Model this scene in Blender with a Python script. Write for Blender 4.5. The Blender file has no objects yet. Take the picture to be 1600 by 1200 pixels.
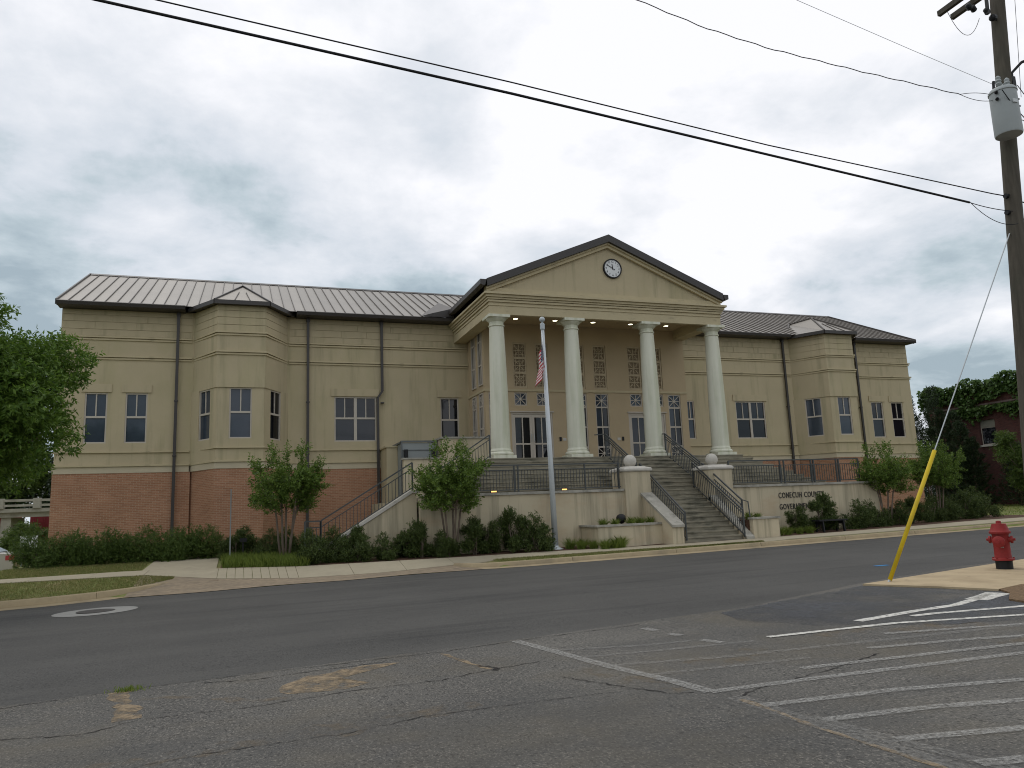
import bpy, bmesh, math, random
import numpy as np
from mathutils import Vector, Matrix
R_ = math.radians
S = bpy.context.scene
COL = S.collection

# ------------------------------------------------------------------ camera
cam = bpy.data.cameras.new('camera')
cam.sensor_fit = 'HORIZONTAL'; cam.sensor_width = 36.0; cam.lens = 1198.09 / 1600 * 36
cam.clip_start = 0.1; cam.clip_end = 3000
co = bpy.data.objects.new('camera', cam); COL.objects.link(co)
YAW, PITCH, ROLL = 0.34451902, 0.16488308, -0.0405135
fwd = Vector((math.sin(YAW)*math.cos(PITCH), math.cos(YAW)*math.cos(PITCH), math.sin(PITCH)))
rt = Vector((math.cos(YAW), -math.sin(YAW), 0)); up = rt.cross(fwd)
r2 = math.cos(ROLL)*rt + math.sin(ROLL)*up; u2 = -math.sin(ROLL)*rt + math.cos(ROLL)*up
m = Matrix((r2, u2, -fwd)).transposed().to_4x4(); m.translation = (0, 0, 1.6)
co.matrix_world = m
S.camera = co

# ------------------------------------------------------------------ sky, sun, exposure
SUN_EL, SUN_ROT = R_(62), R_(-20)          # veiled sun, high to the left behind the cloud
W = bpy.data.worlds.new('World'); S.world = W; W.use_nodes = True
nt = W.node_tree; nt.nodes.clear(); N = nt.nodes.new; Lk = nt.links.new
out = N('ShaderNodeOutputWorld')
sky = N('ShaderNodeTexSky'); sky.sky_type = 'NISHITA'; sky.sun_disc = False
sky.sun_elevation = SUN_EL; sky.sun_rotation = SUN_ROT
bg1 = N('ShaderNodeBackground'); bg1.inputs[1].default_value = 0.085; Lk(sky.outputs[0], bg1.inputs[0])
tc = N('ShaderNodeTexCoord'); sx = N('ShaderNodeSeparateXYZ'); Lk(tc.outputs['Generated'], sx.inputs[0])
def math_(op, a, b=None, c=None):
    n = N('ShaderNodeMath'); n.operation = op
    for i, v in enumerate((a, b, c)):
        if v is None: continue
        if isinstance(v, (int, float)): n.inputs[i].default_value = v
        else: Lk(v, n.inputs[i])
    return n.outputs[0]
zc = math_('MAXIMUM', sx.outputs[2], 0.0)
den = math_('ADD', zc, 0.26)
cx = N('ShaderNodeCombineXYZ'); Lk(math_('DIVIDE', sx.outputs[0], den), cx.inputs[0]); Lk(math_('DIVIDE', sx.outputs[1], den), cx.inputs[1])
def noise(scale, detail, rough, dist, off):
    mp = N('ShaderNodeMapping'); mp.inputs['Location'].default_value = off; Lk(cx.outputs[0], mp.inputs[0])
    n = N('ShaderNodeTexNoise'); n.inputs['Scale'].default_value = scale; n.inputs['Detail'].default_value = detail
    n.inputs['Roughness'].default_value = rough; n.inputs['Distortion'].default_value = dist; Lk(mp.outputs[0], n.inputs[0])
    return n.outputs[0]
SKY_OFF = (4.33, 8.44, 0.4)
nb = noise(1.15, 8, 0.54, 0.15, SKY_OFF); ns = noise(2.9, 9, 0.58, 0.15, (0.58, 4.43, 1.0))
mixn = math_('ADD', math_('MULTIPLY', nb, 0.62), math_('MULTIPLY', ns, 0.38))
mixn = math_('ADD', math_('MULTIPLY', mixn, 2.2), -0.585)
lift = math_('MULTIPLY', math_('MINIMUM', zc, 0.7), 0.40)
mixn = math_('ADD', mixn, lift)
rp = N('ShaderNodeValToRGB'); e = rp.color_ramp.elements
e[0].position = 0.40; e[0].color = (0.37, 0.455, 0.51, 1)
e[1].position = 0.84; e[1].color = (1.0, 1.0, 1.03, 1)
for p, c in ((0.50, (0.52, 0.605, 0.655, 1)), (0.585, (0.68, 0.73, 0.79, 1)), (0.68, (0.79, 0.82, 0.87, 1))):
    q = rp.color_ramp.elements.new(p); q.color = c
Lk(mixn, rp.inputs[0])
bg2 = N('ShaderNodeBackground'); bg2.inputs[1].default_value = 1.0; Lk(rp.outputs[0], bg2.inputs[0])
ms = N('ShaderNodeMixShader'); ms.inputs[0].default_value = 0.93
Lk(bg1.outputs[0], ms.inputs[1]); Lk(bg2.outputs[0], ms.inputs[2]); Lk(ms.outputs[0], out.inputs[0])

sl = bpy.data.lights.new('sun', 'SUN'); sl.energy = 0.5; sl.angle = R_(25); sl.color = (1, 0.96, 0.9)
so = bpy.data.objects.new('sun', sl); COL.objects.link(so)
sd = Vector((math.sin(SUN_ROT)*math.cos(SUN_EL), math.cos(SUN_ROT)*math.cos(SUN_EL), math.sin(SUN_EL)))
so.rotation_euler = sd.to_track_quat('Z', 'Y').to_euler(); so.location = (0, 0, 60)
S.view_settings.view_transform = 'Standard'; S.view_settings.look = 'None'
S.view_settings.exposure = 0.06; S.view_settings.gamma = 1.0; S.view_settings.use_curve_mapping = False

# ------------------------------------------------------------------ helpers
ORG = {}
def link(o, parent=None, world=(0, 0, 0)):
    COL.objects.link(o); w = Vector(world); ORG[o.name] = w
    if parent is not None:
        o.parent = parent; o.location = w - ORG[parent.name]
    else: o.location = w
    return o
def tag(o, label=None, cat=None, group=None, kind=None):
    for k, v in (('label', label), ('category', cat), ('group', group), ('kind', kind)):
        if v: o[k] = v
    return o
def thing(name, label, cat, loc=(0, 0, 0), group=None):
    o = bpy.data.objects.new(name, None); o.empty_display_size = 0.3
    link(o, None, loc); return tag(o, label, cat, group)
def copy_tree(o, label=None, loc=None, rz=0, sc=1.0, parent=None):
    c = o.copy(); COL.objects.link(c); ORG[c.name] = Vector(loc) if loc is not None else ORG[o.name]
    if parent is not None: c.parent = parent
    for ch in list(o.children): copy_tree(ch, parent=c)
    if loc is not None: c.location = loc; c.rotation_euler = (0, 0, rz); c.scale = (sc,)*3 if isinstance(sc, (int, float)) else sc
    if label: c['label'] = label
    return c
class F:                                     # a wall frame: u along the wall, z up, d outward
    def __init__(s, o, u, n): s.o = Vector((o[0], o[1], 0)); s.u = Vector((u[0], u[1], 0)); s.n = Vector((n[0], n[1], 0))
    def p(s, u, z, d=0.0): return s.o + s.u*u + s.n*d + Vector((0, 0, z))
class MB:
    def __init__(s): s.v = []; s.f = []
    def add(s, vs, fs):
        b = len(s.v); s.v += [tuple(v) for v in vs]; s.f += [tuple(b+i for i in f) for f in fs]; return s
    def quad(s, a, b, c, d): return s.add([a, b, c, d], [(0, 1, 2, 3)])
    def box(s, x0, x1, y0, y1, z0, z1):
        vs = [(x, y, z) for z in (z0, z1) for x, y in ((x0, y0), (x1, y0), (x1, y1), (x0, y1))]
        return s.add(vs, [(3, 2, 1, 0), (4, 5, 6, 7), (0, 1, 5, 4), (1, 2, 6, 5), (2, 3, 7, 6), (3, 0, 4, 7)])
    def boxf(s, fr, u0, u1, z0, z1, d0, d1):
        vs = [fr.p(u, z, d) for z in (z0, z1) for u, d in ((u0, d1), (u1, d1), (u1, d0), (u0, d0))]
        return s.add(vs, [(3, 2, 1, 0), (4, 5, 6, 7), (0, 1, 5, 4), (1, 2, 6, 5), (2, 3, 7, 6), (3, 0, 4, 7)])
    def prism(s, poly, d):                   # poly: 3-D points, d: extrusion vector
        n = len(poly); d = Vector(d); a = [Vector(p) for p in poly]
        return s.add(a + [p+d for p in a], [tuple(range(n))[::-1], tuple(range(n, 2*n))] + [(i, (i+1) % n, n+(i+1) % n, n+i) for i in range(n)])
    def bar(s, a, b, w, h=None):             # rectangular bar between two points
        a, b = Vector(a), Vector(b); t = (b-a).normalized(); h = h or w
        r = t.cross(Vector((0, 0, 1)))
        r = Vector((1, 0, 0)) if r.length < 1e-4 else r.normalized()
        q = r.cross(t); vs = []
        for p in (a, b):
            for i, j in ((-1, -1), (1, -1), (1, 1), (-1, 1)): vs.append(p + r*i*w/2 + q*j*h/2)
        return s.add(vs, [(3, 2, 1, 0), (4, 5, 6, 7), (0, 1, 5, 4), (1, 2, 6, 5), (2, 3, 7, 6), (3, 0, 4, 7)])
    def tube(s, pts, rad, n=8, cap=True):
        pts = [Vector(p) for p in pts]; k = len(pts)
        if isinstance(rad, (int, float)): rad = [rad]*k
        rings = []; ref = None
        for i, p in enumerate(pts):
            t = (pts[min(i+1, k-1)] - pts[max(i-1, 0)]).normalized()
            if ref is None:
                ref = t.cross(Vector((0.31, 0.2, 1)));
                if ref.length < 1e-3: ref = t.cross(Vector((1, 0, 0)))
            ref = (ref - t*ref.dot(t)).normalized(); bi = t.cross(ref)
            rings.append([p + (ref*math.cos(2*math.pi*j/n) + bi*math.sin(2*math.pi*j/n))*rad[i] for j in range(n)])
        vs = [v for r in rings for v in r]
        fs = [(i*n+j, i*n+(j+1) % n, (i+1)*n+(j+1) % n, (i+1)*n+j) for i in range(k-1) for j in range(n)]
        if cap: fs += [tuple(range(n))[::-1], tuple(range((k-1)*n, k*n))]
        return s.add(vs, fs)
    def lathe(s, c, prof, n=24, axis=None):  # prof: (radius, height)
        c = Vector(c); q = Matrix.Identity(3) if axis is None else Vector(axis).to_track_quat('Z', 'Y').to_matrix()
        vs = []; k = len(prof)
        for r, h in prof: vs += [c + q @ Vector((r*math.cos(2*math.pi*j/n), r*math.sin(2*math.pi*j/n), h)) for j in range(n)]
        fs = [(i*n+j, i*n+(j+1) % n, (i+1)*n+(j+1) % n, (i+1)*n+j) for i in range(k-1) for j in range(n)]
        if prof[0][0] > 1e-4: fs.append(tuple(range(n))[::-1])
        if prof[-1][0] > 1e-4: fs.append(tuple(range((k-1)*n, k*n)))
        return s.add(vs, fs)
    def build(s, name, mat, parent=None, smooth=False, uv=False, origin=None):
        a = np.array(s.v); c = (a.min(0)+a.max(0))/2; c[2] = a[:, 2].min()
        if origin is not None: c = np.array(origin)
        me = bpy.data.meshes.new(name); me.from_pydata([tuple(x) for x in (a-c)], [], s.f)
        if uv:
            ul = me.uv_layers.new(name='UVMap'); me.update()
            for p in me.polygons:
                n = p.normal
                for li in p.loop_indices:
                    q = a[me.loops[li].vertex_index]
                    if abs(n.z) > 0.75: ul.data[li].uv = (q[0], q[1])
                    else:
                        t = Vector((-n.y, n.x, 0)).normalized(); ul.data[li].uv = (q[0]*t.x+q[1]*t.y, q[2])
        me.materials.append(mat)
        if smooth: me.polygons.foreach_set('use_smooth', [True]*len(me.polygons))
        o = bpy.data.objects.new(name, me); return link(o, parent, c)
def smooth_by_angle(o, ang=35):
    me = o.data; me.polygons.foreach_set('use_smooth', [True]*len(me.polygons))
    me.set_sharp_from_angle(angle=R_(ang)); return o

# ------------------------------------------------------------------ materials
def mat(name, col, rough=0.8, metal=0.0, var=0.12, vscale=3.0, bump=0.0, bscale=40.0, spec=0.3, coord='Object', stretch=(1, 1, 1), col2=None, det=6):
    M = bpy.data.materials.new(name); M.use_nodes = True; t = M.node_tree; b = t.nodes['Principled BSDF']
    b.inputs['Roughness'].default_value = rough; b.inputs['Metallic'].default_value = metal
    b.inputs['Specular IOR Level'].default_value = spec
    c = t.nodes.new('ShaderNodeTexCoord'); mp = t.nodes.new('ShaderNodeMapping'); mp.inputs['Scale'].default_value = stretch
    t.links.new(c.outputs[coord], mp.inputs[0])
    n = t.nodes.new('ShaderNodeTexNoise'); n.inputs['Scale'].default_value = vscale; n.inputs['Detail'].default_value = det; n.inputs['Roughness'].default_value = 0.6
    t.links.new(mp.outputs[0], n.inputs[0])
    r = t.nodes.new('ShaderNodeValToRGB'); r.color_ramp.elements[0].position = 0.3; r.color_ramp.elements[1].position = 0.7
    lo = tuple(x*(1-var) for x in col) if col2 is None else col2
    r.color_ramp.elements[0].color = (*lo, 1); r.color_ramp.elements[1].color = (*[min(1, x*(1+var)) for x in col], 1)
    t.links.new(n.outputs[0], r.inputs[0]); t.links.new(r.outputs[0], b.inputs['Base Color'])
    if bump:
        n2 = t.nodes.new('ShaderNodeTexNoise'); n2.inputs['Scale'].default_value = bscale; n2.inputs['Detail'].default_value = 4
        t.links.new(mp.outputs[0], n2.inputs[0])
        bp = t.nodes.new('ShaderNodeBump'); bp.inputs['Strength'].default_value = bump; bp.inputs['Distance'].default_value = 0.01
        t.links.new(n2.outputs[0], bp.inputs['Height']); t.links.new(bp.outputs[0], b.inputs['Normal'])
    return M
def overlay(M, col, scale, lo, hi, amount, coord='Object', stretch=(1, 1, 1), off=(0, 0, 0)):
    """mix a second colour over a material's base colour where a noise is high (stains, wear)"""
    t = M.node_tree; b = t.nodes['Principled BSDF']; src = b.inputs['Base Color'].links[0].from_socket
    c = t.nodes.new('ShaderNodeTexCoord'); mp = t.nodes.new('ShaderNodeMapping'); mp.inputs['Scale'].default_value = stretch; mp.inputs['Location'].default_value = off
    t.links.new(c.outputs[coord], mp.inputs[0]); n = t.nodes.new('ShaderNodeTexNoise'); n.inputs['Scale'].default_value = scale; n.inputs['Detail'].default_value = 7; n.inputs['Roughness'].default_value = 0.62
    t.links.new(mp.outputs[0], n.inputs[0])
    mr = t.nodes.new('ShaderNodeMapRange'); mr.inputs[1].default_value = lo; mr.inputs[2].default_value = hi; mr.inputs[4].default_value = amount
    t.links.new(n.outputs[0], mr.inputs[0])
    mx = t.nodes.new('ShaderNodeMix'); mx.data_type = 'RGBA'; t.links.new(mr.outputs[0], mx.inputs[0]); t.links.new(src, mx.inputs[6]); mx.inputs[7].default_value = (*col, 1)
    t.links.new(mx.outputs[2], b.inputs['Base Color']); return M
def worn(M, scale, lo, hi, stretch=(1, 1, 1), amax=1.0, coord='Object'):
    """wear a thin sheet away (transparent) where a noise is low"""
    t = M.node_tree; b = t.nodes['Principled BSDF']; c = t.nodes.new('ShaderNodeTexCoord'); mp = t.nodes.new('ShaderNodeMapping'); mp.inputs['Scale'].default_value = stretch
    t.links.new(c.outputs[coord], mp.inputs[0]); n = t.nodes.new('ShaderNodeTexNoise'); n.inputs['Scale'].default_value = scale; n.inputs['Detail'].default_value = 8; n.inputs['Roughness'].default_value = 0.7
    t.links.new(mp.outputs[0], n.inputs[0]); mr = t.nodes.new('ShaderNodeMapRange'); mr.inputs[1].default_value = lo; mr.inputs[2].default_value = hi; mr.inputs[4].default_value = amax
    t.links.new(n.outputs[0], mr.inputs[0]); t.links.new(mr.outputs[0], b.inputs['Alpha']); return M
def leafmat(name, a, b_, tr=0.3):
    M = bpy.data.materials.new(name); M.use_nodes = True; t = M.node_tree; t.nodes.clear()
    g = t.nodes.new('ShaderNodeNewGeometry'); r = t.nodes.new('ShaderNodeValToRGB'); r.color_ramp.elements[0].color = (*a, 1); r.color_ramp.elements[1].color = (*b_, 1)
    t.links.new(g.outputs['Random Per Island'], r.inputs[0])
    p = t.nodes.new('ShaderNodeBsdfPrincipled'); p.inputs['Roughness'].default_value = 0.55; p.inputs['Specular IOR Level'].default_value = 0.35
    tl = t.nodes.new('ShaderNodeBsdfTranslucent'); mx = t.nodes.new('ShaderNodeMixShader'); mx.inputs[0].default_value = tr
    t.links.new(r.outputs[0], p.inputs['Base Color']); t.links.new(r.outputs[0], tl.inputs[0])
    t.links.new(p.outputs[0], mx.inputs[1]); t.links.new(tl.outputs[0], mx.inputs[2])
    o = t.nodes.new('ShaderNodeOutputMaterial'); t.links.new(mx.outputs[0], o.inputs[0]); return M
def emis(name, col, st):
    M = bpy.data.materials.new(name); M.use_nodes = True; b = M.node_tree.nodes['Principled BSDF']
    b.inputs['Base Color'].default_value = (*col, 1); b.inputs['Emission Color'].default_value = (*col, 1); b.inputs['Emission Strength'].default_value = st; return M

STUCCO = overlay(mat('tan_stucco', (0.48, 0.405, 0.262), 0.9, var=0.05, vscale=0.7, bump=0.25, bscale=90), (0.37, 0.335, 0.18), 0.45, 0.5, 0.75, 0.55, stretch=(1, 1, 0.5))
overlay(STUCCO, (0.2, 0.19, 0.11), 1.5, 0.52, 0.76, 0.55, stretch=(1.7, 1.7, 0.13), off=(3, 1, 0))
TRIM = overlay(mat('stucco_trim', (0.50, 0.425, 0.27), 0.9, var=0.06, vscale=1.5, bump=0.2, bscale=80), (0.13, 0.12, 0.09), 2.2, 0.58, 0.8, 0.6, stretch=(0.8, 0.8, 3))
ENTRY = mat('entry_stucco', (0.47, 0.37, 0.235), 0.9, var=0.05, vscale=0.8, bump=0.2, bscale=90)
CREAM = overlay(mat('cream_stucco', (0.54, 0.465, 0.325), 0.9, var=0.07, vscale=0.6, bump=0.25, bscale=70), (0.22, 0.195, 0.135), 1.3, 0.48, 0.72, 0.8, stretch=(2.6, 2.6, 0.14))
overlay(CREAM, (0.44, 0.29, 0.17), 0.9, 0.55, 0.75, 0.4, stretch=(0.7, 0.7, 1.5), off=(1, 5, 2))
STONE = overlay(mat('coping_stone', (0.36, 0.34, 0.29), 0.85, var=0.2, vscale=3, bump=0.3, bscale=30), (0.09, 0.09, 0.075), 2.5, 0.5, 0.72, 0.7)
STEP = overlay(mat('step_stone', (0.26, 0.235, 0.175), 0.85, var=0.3, vscale=2.2, bump=0.4, bscale=20, stretch=(0.6, 1, 3)), (0.06, 0.062, 0.045), 1.8, 0.5, 0.7, 0.75, stretch=(0.7, 1, 2.5))
WHITE = overlay(mat('column_paint', (0.68, 0.67, 0.55), 0.75, var=0.04, vscale=1.5, bump=0.1, bscale=60), (0.33, 0.36, 0.20), 0.9, 0.44, 0.72, 0.65, stretch=(2.2, 2.2, 0.16))
CONC = overlay(mat('sphere_concrete', (0.52, 0.49, 0.43), 0.9, var=0.1, vscale=5, bump=0.3, bscale=40), (0.2, 0.19, 0.16), 4, 0.55, 0.75, 0.5)
BRONZE = mat('bronze_metal', (0.040, 0.034, 0.030), 0.45, 0.0, var=0.1, vscale=2, spec=0.5)
ROOFM = mat('roof_metal', (0.275, 0.25, 0.215), 0.42, 0.35, var=0.07, vscale=1.2, spec=0.5, stretch=(1, 0.4, 1))
_t = ROOFM.node_tree; _b = _t.nodes['Principled BSDF']; _src = _b.inputs['Base Color'].links[0].from_socket
_oi = _t.nodes.new('ShaderNodeObjectInfo'); _mr = _t.nodes.new('ShaderNodeMapRange'); _mr.inputs[3].default_value = 0.90; _mr.inputs[4].default_value = 1.10; _t.links.new(_oi.outputs['Random'], _mr.inputs[0])
_hs = _t.nodes.new('ShaderNodeHueSaturation'); _t.links.new(_src, _hs.inputs['Color']); _t.links.new(_mr.outputs[0], _hs.inputs['Value']); _t.links.new(_hs.outputs[0], _b.inputs['Base Color'])
RIB = mat('rib_metal', (0.10, 0.088, 0.078), 0.5, 0.2, var=0.1, vscale=2)
FRAME = mat('window_frame_paint', (0.50, 0.45, 0.38), 0.6, var=0.04, vscale=3)
RAILM = mat('rail_paint', (0.075, 0.080, 0.078), 0.5, 0.2, var=0.15, vscale=4)
GREYM = mat('lift_grey_paint', (0.27, 0.29, 0.285), 0.5, 0.2, var=0.06, vscale=1)
BLACK = mat('black_metal', (0.012, 0.012, 0.013), 0.5, var=0.1)
def glass(name, c, rough):
    M = mat(name, c, rough, var=0.25, vscale=0.9, spec=0.5); return M
GL = [glass('dark_glass', (0.008, 0.009, 0.012), 0.04), glass('blind_and_sky_glass', (0.044, 0.057, 0.076), 0.06), glass('curtain_glass', (0.017, 0.022, 0.030), 0.05)]  # bluish base: blinds, and sky reflection put into the entrance star panes' colour

BRICK = bpy.data.materials.new('red_brick'); BRICK.use_nodes = True
def brickmat(M, c1, c2, mo, bw=0.203, rh=0.0677):
    t = M.node_tree; b = t.nodes['Principled BSDF']; b.inputs['Roughness'].default_value = 0.9; b.inputs['Specular IOR Level'].default_value = 0.2
    uvn = t.nodes.new('ShaderNodeUVMap'); bt = t.nodes.new('ShaderNodeTexBrick'); t.links.new(uvn.outputs[0], bt.inputs[0])
    bt.inputs['Scale'].default_value = 1; bt.inputs['Brick Width'].default_value = bw; bt.inputs['Row Height'].default_value = rh
    bt.inputs['Mortar Size'].default_value = 0.006; bt.inputs['Mortar Smooth'].default_value = 0.3
    bt.inputs['Color1'].default_value = (*c1, 1); bt.inputs['Color2'].default_value = (*c2, 1); bt.inputs['Mortar'].default_value = (*mo, 1)
    n = t.nodes.new('ShaderNodeTexNoise'); n.inputs['Scale'].default_value = 0.8; n.inputs['Detail'].default_value = 6; t.links.new(uvn.outputs[0], n.inputs[0])
    mx = t.nodes.new('ShaderNodeMix'); mx.data_type = 'RGBA'; mx.blend_type = 'MULTIPLY'; mx.inputs[0].default_value = 0.6
    rr = t.nodes.new('ShaderNodeValToRGB'); rr.color_ramp.elements[0].position = 0.3; rr.color_ramp.elements[0].color = (0.75, 0.72, 0.7, 1); rr.color_ramp.elements[1].position = 0.7; rr.color_ramp.elements[1].color = (1.1, 1.1, 1.1, 1)
    t.links.new(n.outputs[0], rr.inputs[0]); t.links.new(bt.outputs[0], mx.inputs[6]); t.links.new(rr.outputs[0], mx.inputs[7]); t.links.new(mx.outputs[2], b.inputs['Base Color'])
    bp = t.nodes.new('ShaderNodeBump'); bp.inputs['Strength'].default_value = 0.6; bp.inputs['Distance'].default_value = 0.008; bp.invert = True
    t.links.new(bt.outputs['Fac'], bp.inputs['Height']); t.links.new(bp.outputs[0], b.inputs['Normal'])
brickmat(BRICK, (0.43, 0.225, 0.135), (0.34, 0.17, 0.10), (0.50, 0.37, 0.26))
OLDBRICK = bpy.data.materials.new('old_brick'); OLDBRICK.use_nodes = True
brickmat(OLDBRICK, (0.11, 0.045, 0.038), (0.07, 0.03, 0.028), (0.11, 0.08, 0.07))

def asphalt(name, c, c2, speck, rough):
    M = mat(name, c, rough, var=0.16, vscale=0.35, bump=0.5, bscale=70, spec=0.25, col2=c2)
    overlay(M, speck, 60, 0.53, 0.64, 0.65, stretch=(1, .6, 1)); overlay(M, (0.016, 0.016, 0.015), 42, 0.53, 0.64, 0.75, off=(4, 9, 1), stretch=(1, .6, 1)); return overlay(M, speck, 30, 0.58, 0.69, 0.35, off=(8, 3, 1), stretch=(1, .5, 1))
ROAD = overlay(overlay(asphalt('road_asphalt', (0.070, 0.0675, 0.062), (0.052, 0.0505, 0.047), (0.12, 0.116, 0.108), 0.8), (0.098, 0.094, 0.085), 0.5, 0.45, 0.75, 0.6, stretch=(0.12, 1.6, 1)), (0.03, 0.03, 0.029), 1.4, 0.54, 0.70, 0.7, stretch=(0.10, 0.9, 1), off=(5, 2, 0))
LOT = overlay(overlay(asphalt('lot_asphalt', (0.112, 0.106, 0.094), (0.078, 0.075, 0.069), (0.30, 0.275, 0.235), 0.9), (0.125, 0.107, 0.076), 0.6, 0.48, 0.72, 0.6, off=(3, 2, 0)), (0.060, 0.060, 0.058), 0.45, 0.50, 0.66, 0.5, stretch=(.5, 1, 1), off=(6, 4, 0))
PATCH = worn(asphalt('patch_asphalt', (0.058, 0.064, 0.074), (0.045, 0.05, 0.06), (0.09, 0.1, 0.11), 0.5), 0.55, 0.36, 0.66, amax=0.85)
GRAVEL = overlay(mat('gravel_shoulder', (0.26, 0.205, 0.14), 0.95, var=0.25, vscale=6, bump=0.6, bscale=60), (0.15, 0.125, 0.095), 1.2, 0.45, 0.7, 0.6, stretch=(0.5, 1, 1))
WALK = overlay(mat('walk_concrete', (0.36, 0.315, 0.225), 0.9, var=0.08, vscale=2.0, bump=0.2, bscale=80), (0.22, 0.19, 0.14), 0.9, 0.52, 0.75, 0.5)
KERB = overlay(mat('kerb_concrete', (0.34, 0.27, 0.165), 0.9, var=0.15, vscale=2.5, bump=0.3, bscale=50), (0.14, 0.12, 0.085), 1.3, 0.5, 0.75, 0.7)
MULCH = mat('mulch', (0.085, 0.046, 0.028), 0.95, var=0.5, vscale=18, bump=1.0, bscale=30)
TURF = overlay(mat('turf', (0.16, 0.185, 0.05), 0.95, var=0.25, vscale=2.5, bump=0.8, bscale=60), (0.24, 0.19, 0.09), 0.8, 0.48, 0.68, 0.8)
def worn_base(n, c): return mat(n, c, 0.85, var=0.15, vscale=20)
PAINT = worn(worn_base('worn_white_paint', (0.46, 0.45, 0.42)), 30, 0.36, 0.64, amax=0.62)
PAINT3 = worn(worn_base('fresh_white_paint', (0.66, 0.64, 0.58)), 14, 0.30, 0.52, amax=0.92)
PAINT2 = worn(worn_base('faded_white_paint', (0.36, 0.35, 0.325)), 22, 0.40, 0.70, amax=0.42)
CRACK = worn(mat('crack_tar', (0.022, 0.020, 0.018), 0.95, var=0.2), 7, 0.36, 0.56, amax=0.9)
SAND = worn(mat('sandy_grit', (0.27, 0.205, 0.13), 0.95, var=0.35, vscale=20, bump=0.5), 4.0, 0.38, 0.56, amax=0.9)
SANDF = worn(mat('sandy_dust', (0.22, 0.17, 0.11), 0.95, var=0.3, vscale=12), 2.6, 0.48, 0.72, amax=0.6)
WOOD = overlay(mat('pole_wood', (0.085, 0.074, 0.057), 0.9, var=0.3, vscale=2, bump=0.5, bscale=12, stretch=(6, 6, 0.5)), (0.06, 0.065, 0.045), 1.0, 0.5, 0.7, 0.6)
BARK = mat('bark', (0.16, 0.125, 0.095), 0.9, var=0.3, vscale=6, bump=0.5, bscale=20, stretch=(2, 2, 0.5))
STEEL = mat('galvanised_steel', (0.46, 0.49, 0.50), 0.5, 0.3, var=0.06, vscale=2)
POLEW = mat('flagpole_paint', (0.56, 0.59, 0.60), 0.4, 0.2, var=0.05, vscale=2)
WIREM = mat('wire_black', (0.012, 0.013, 0.014), 0.6)
L_SHRUB = leafmat('shrub_leaf', (0.030, 0.056, 0.012), (0.110, 0.150, 0.034), 0.25)
L_HEDGE = leafmat('hedge_leaf', (0.042, 0.084, 0.014), (0.130, 0.190, 0.036), 0.28)
L_MYRT = leafmat('myrtle_leaf', (0.062, 0.118, 0.018), (0.180, 0.265, 0.044), 0.36)
L_BIG = leafmat('tree_leaf', (0.054, 0.118, 0.014), (0.165, 0.265, 0.038), 0.38)
L_DARK = leafmat('evergreen_leaf', (0.014, 0.030, 0.011), (0.042, 0.068, 0.024), 0.18)
L_IVY = leafmat('ivy_leaf', (0.035, 0.080, 0.015), (0.105, 0.180, 0.040), 0.3)
L_GRASS = leafmat('grass_blade', (0.10, 0.16, 0.024), (0.25, 0.31, 0.06), 0.38)
L_DRY = leafmat('dry_turf_blade', (0.12, 0.17, 0.035), (0.33, 0.28, 0.12), 0.35)
GREENING = mat('leaf_litter', (0.03, 0.035, 0.015), 0.9)

# ------------------------------------------------------------------ terrain
def gz(X): return 0.012*(min(max(X, -30), 45)-5)
def pl(pts):
    xs = [p[0] for p in pts]
    return lambda X, k: float(np.interp(X, xs, [p[k] for p in pts]))
LA = pl([(-60, 20.6), (-5, 20.8), (-3.2, 21.2), (6.3, 21.5), (60, 21.9)])
LB = pl([(-60, 25.3, 0.1), (-6.2, 25.3, 0.19), (-2.6, 25.0, 0.2), (-0.5, 23.6, 0.06), (1.7, 22.75, -0.01), (4, 22.65, 0.0), (6.3, 22.9, 0.08), (9.4, 22.6, 0.14), (13, 22.2, 0.2), (15.7, 21.75, 0.27), (28.8, 22.0, 0.45), (60, 22.2, 0.62)])
LC = pl([(-60, 26.6, 0.1), (-6.5, 26.6, 0.22), (-2.8, 26.6, 0.25), (-0.6, 26.0, 0.21), (1.8, 24.15, 0.22), (4.3, 23.85, 0.235), (7, 23.85, 0.23), (9.8, 23.75, 0.245), (12, 23.5, 0.25), (14.1, 22.85, 0.29), (17.2, 22.85, 0.32), (23.4, 23.1, 0.40), (28.2, 23.4, 0.48), (60, 23.6, 0.68)])
LD = pl([(-60, 29.5, 0.2), (-6.5, 29.5, 0.4), (-0.9, 29.5, 0.4), (1.9, 26.2, 0.27), (5, 25.6, 0.28), (13, 25.0, 0.32), (25, 25.4, 0.42), (32, 26, 0.5), (60, 27, 0.75)])
def zt(X, Y):
    a = LA(X, 1); kh = float(np.interp(X, [-5.8, -4.7, 6.95, 7.35], [.13, 0, 0, .13])); ks = [a, a+.2, LB(X, 1), LC(X, 1), LD(X, 1), LD(X, 1)+12]; zs = [gz(X), gz(X)+kh, max(LB(X, 2), gz(X)+kh*1.15), LC(X, 2), LD(X, 2), LD(X, 2)+0.12]
    z = float(np.interp(Y, ks, zs))
    if X < -7 and Y > 28: z += (-0.3 - z)*min(1, (-7-X)/2.0)*min(1, (Y-28)/3)
    return z
def sheet(rows, dz=0.0, zf=zt):
    mb = MB(); k = len(rows[0])
    mb.add([(x, y, zf(x, y)+dz) for r in rows for x, y in r], [(i*k+j, i*k+j+1, (i+1)*k+j+1, (i+1)*k+j) for i in range(len(rows)-1) for j in range(k-1)])
    return mb
def structure(o): return tag(o, kind='structure')
XS = sorted(set(list(np.arange(-60, -8, 4)) + list(np.arange(-8, 33, 0.5)) + list(np.arange(33, 62, 3)) + [-400, -150, 150, 400]))
rows = []
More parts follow.
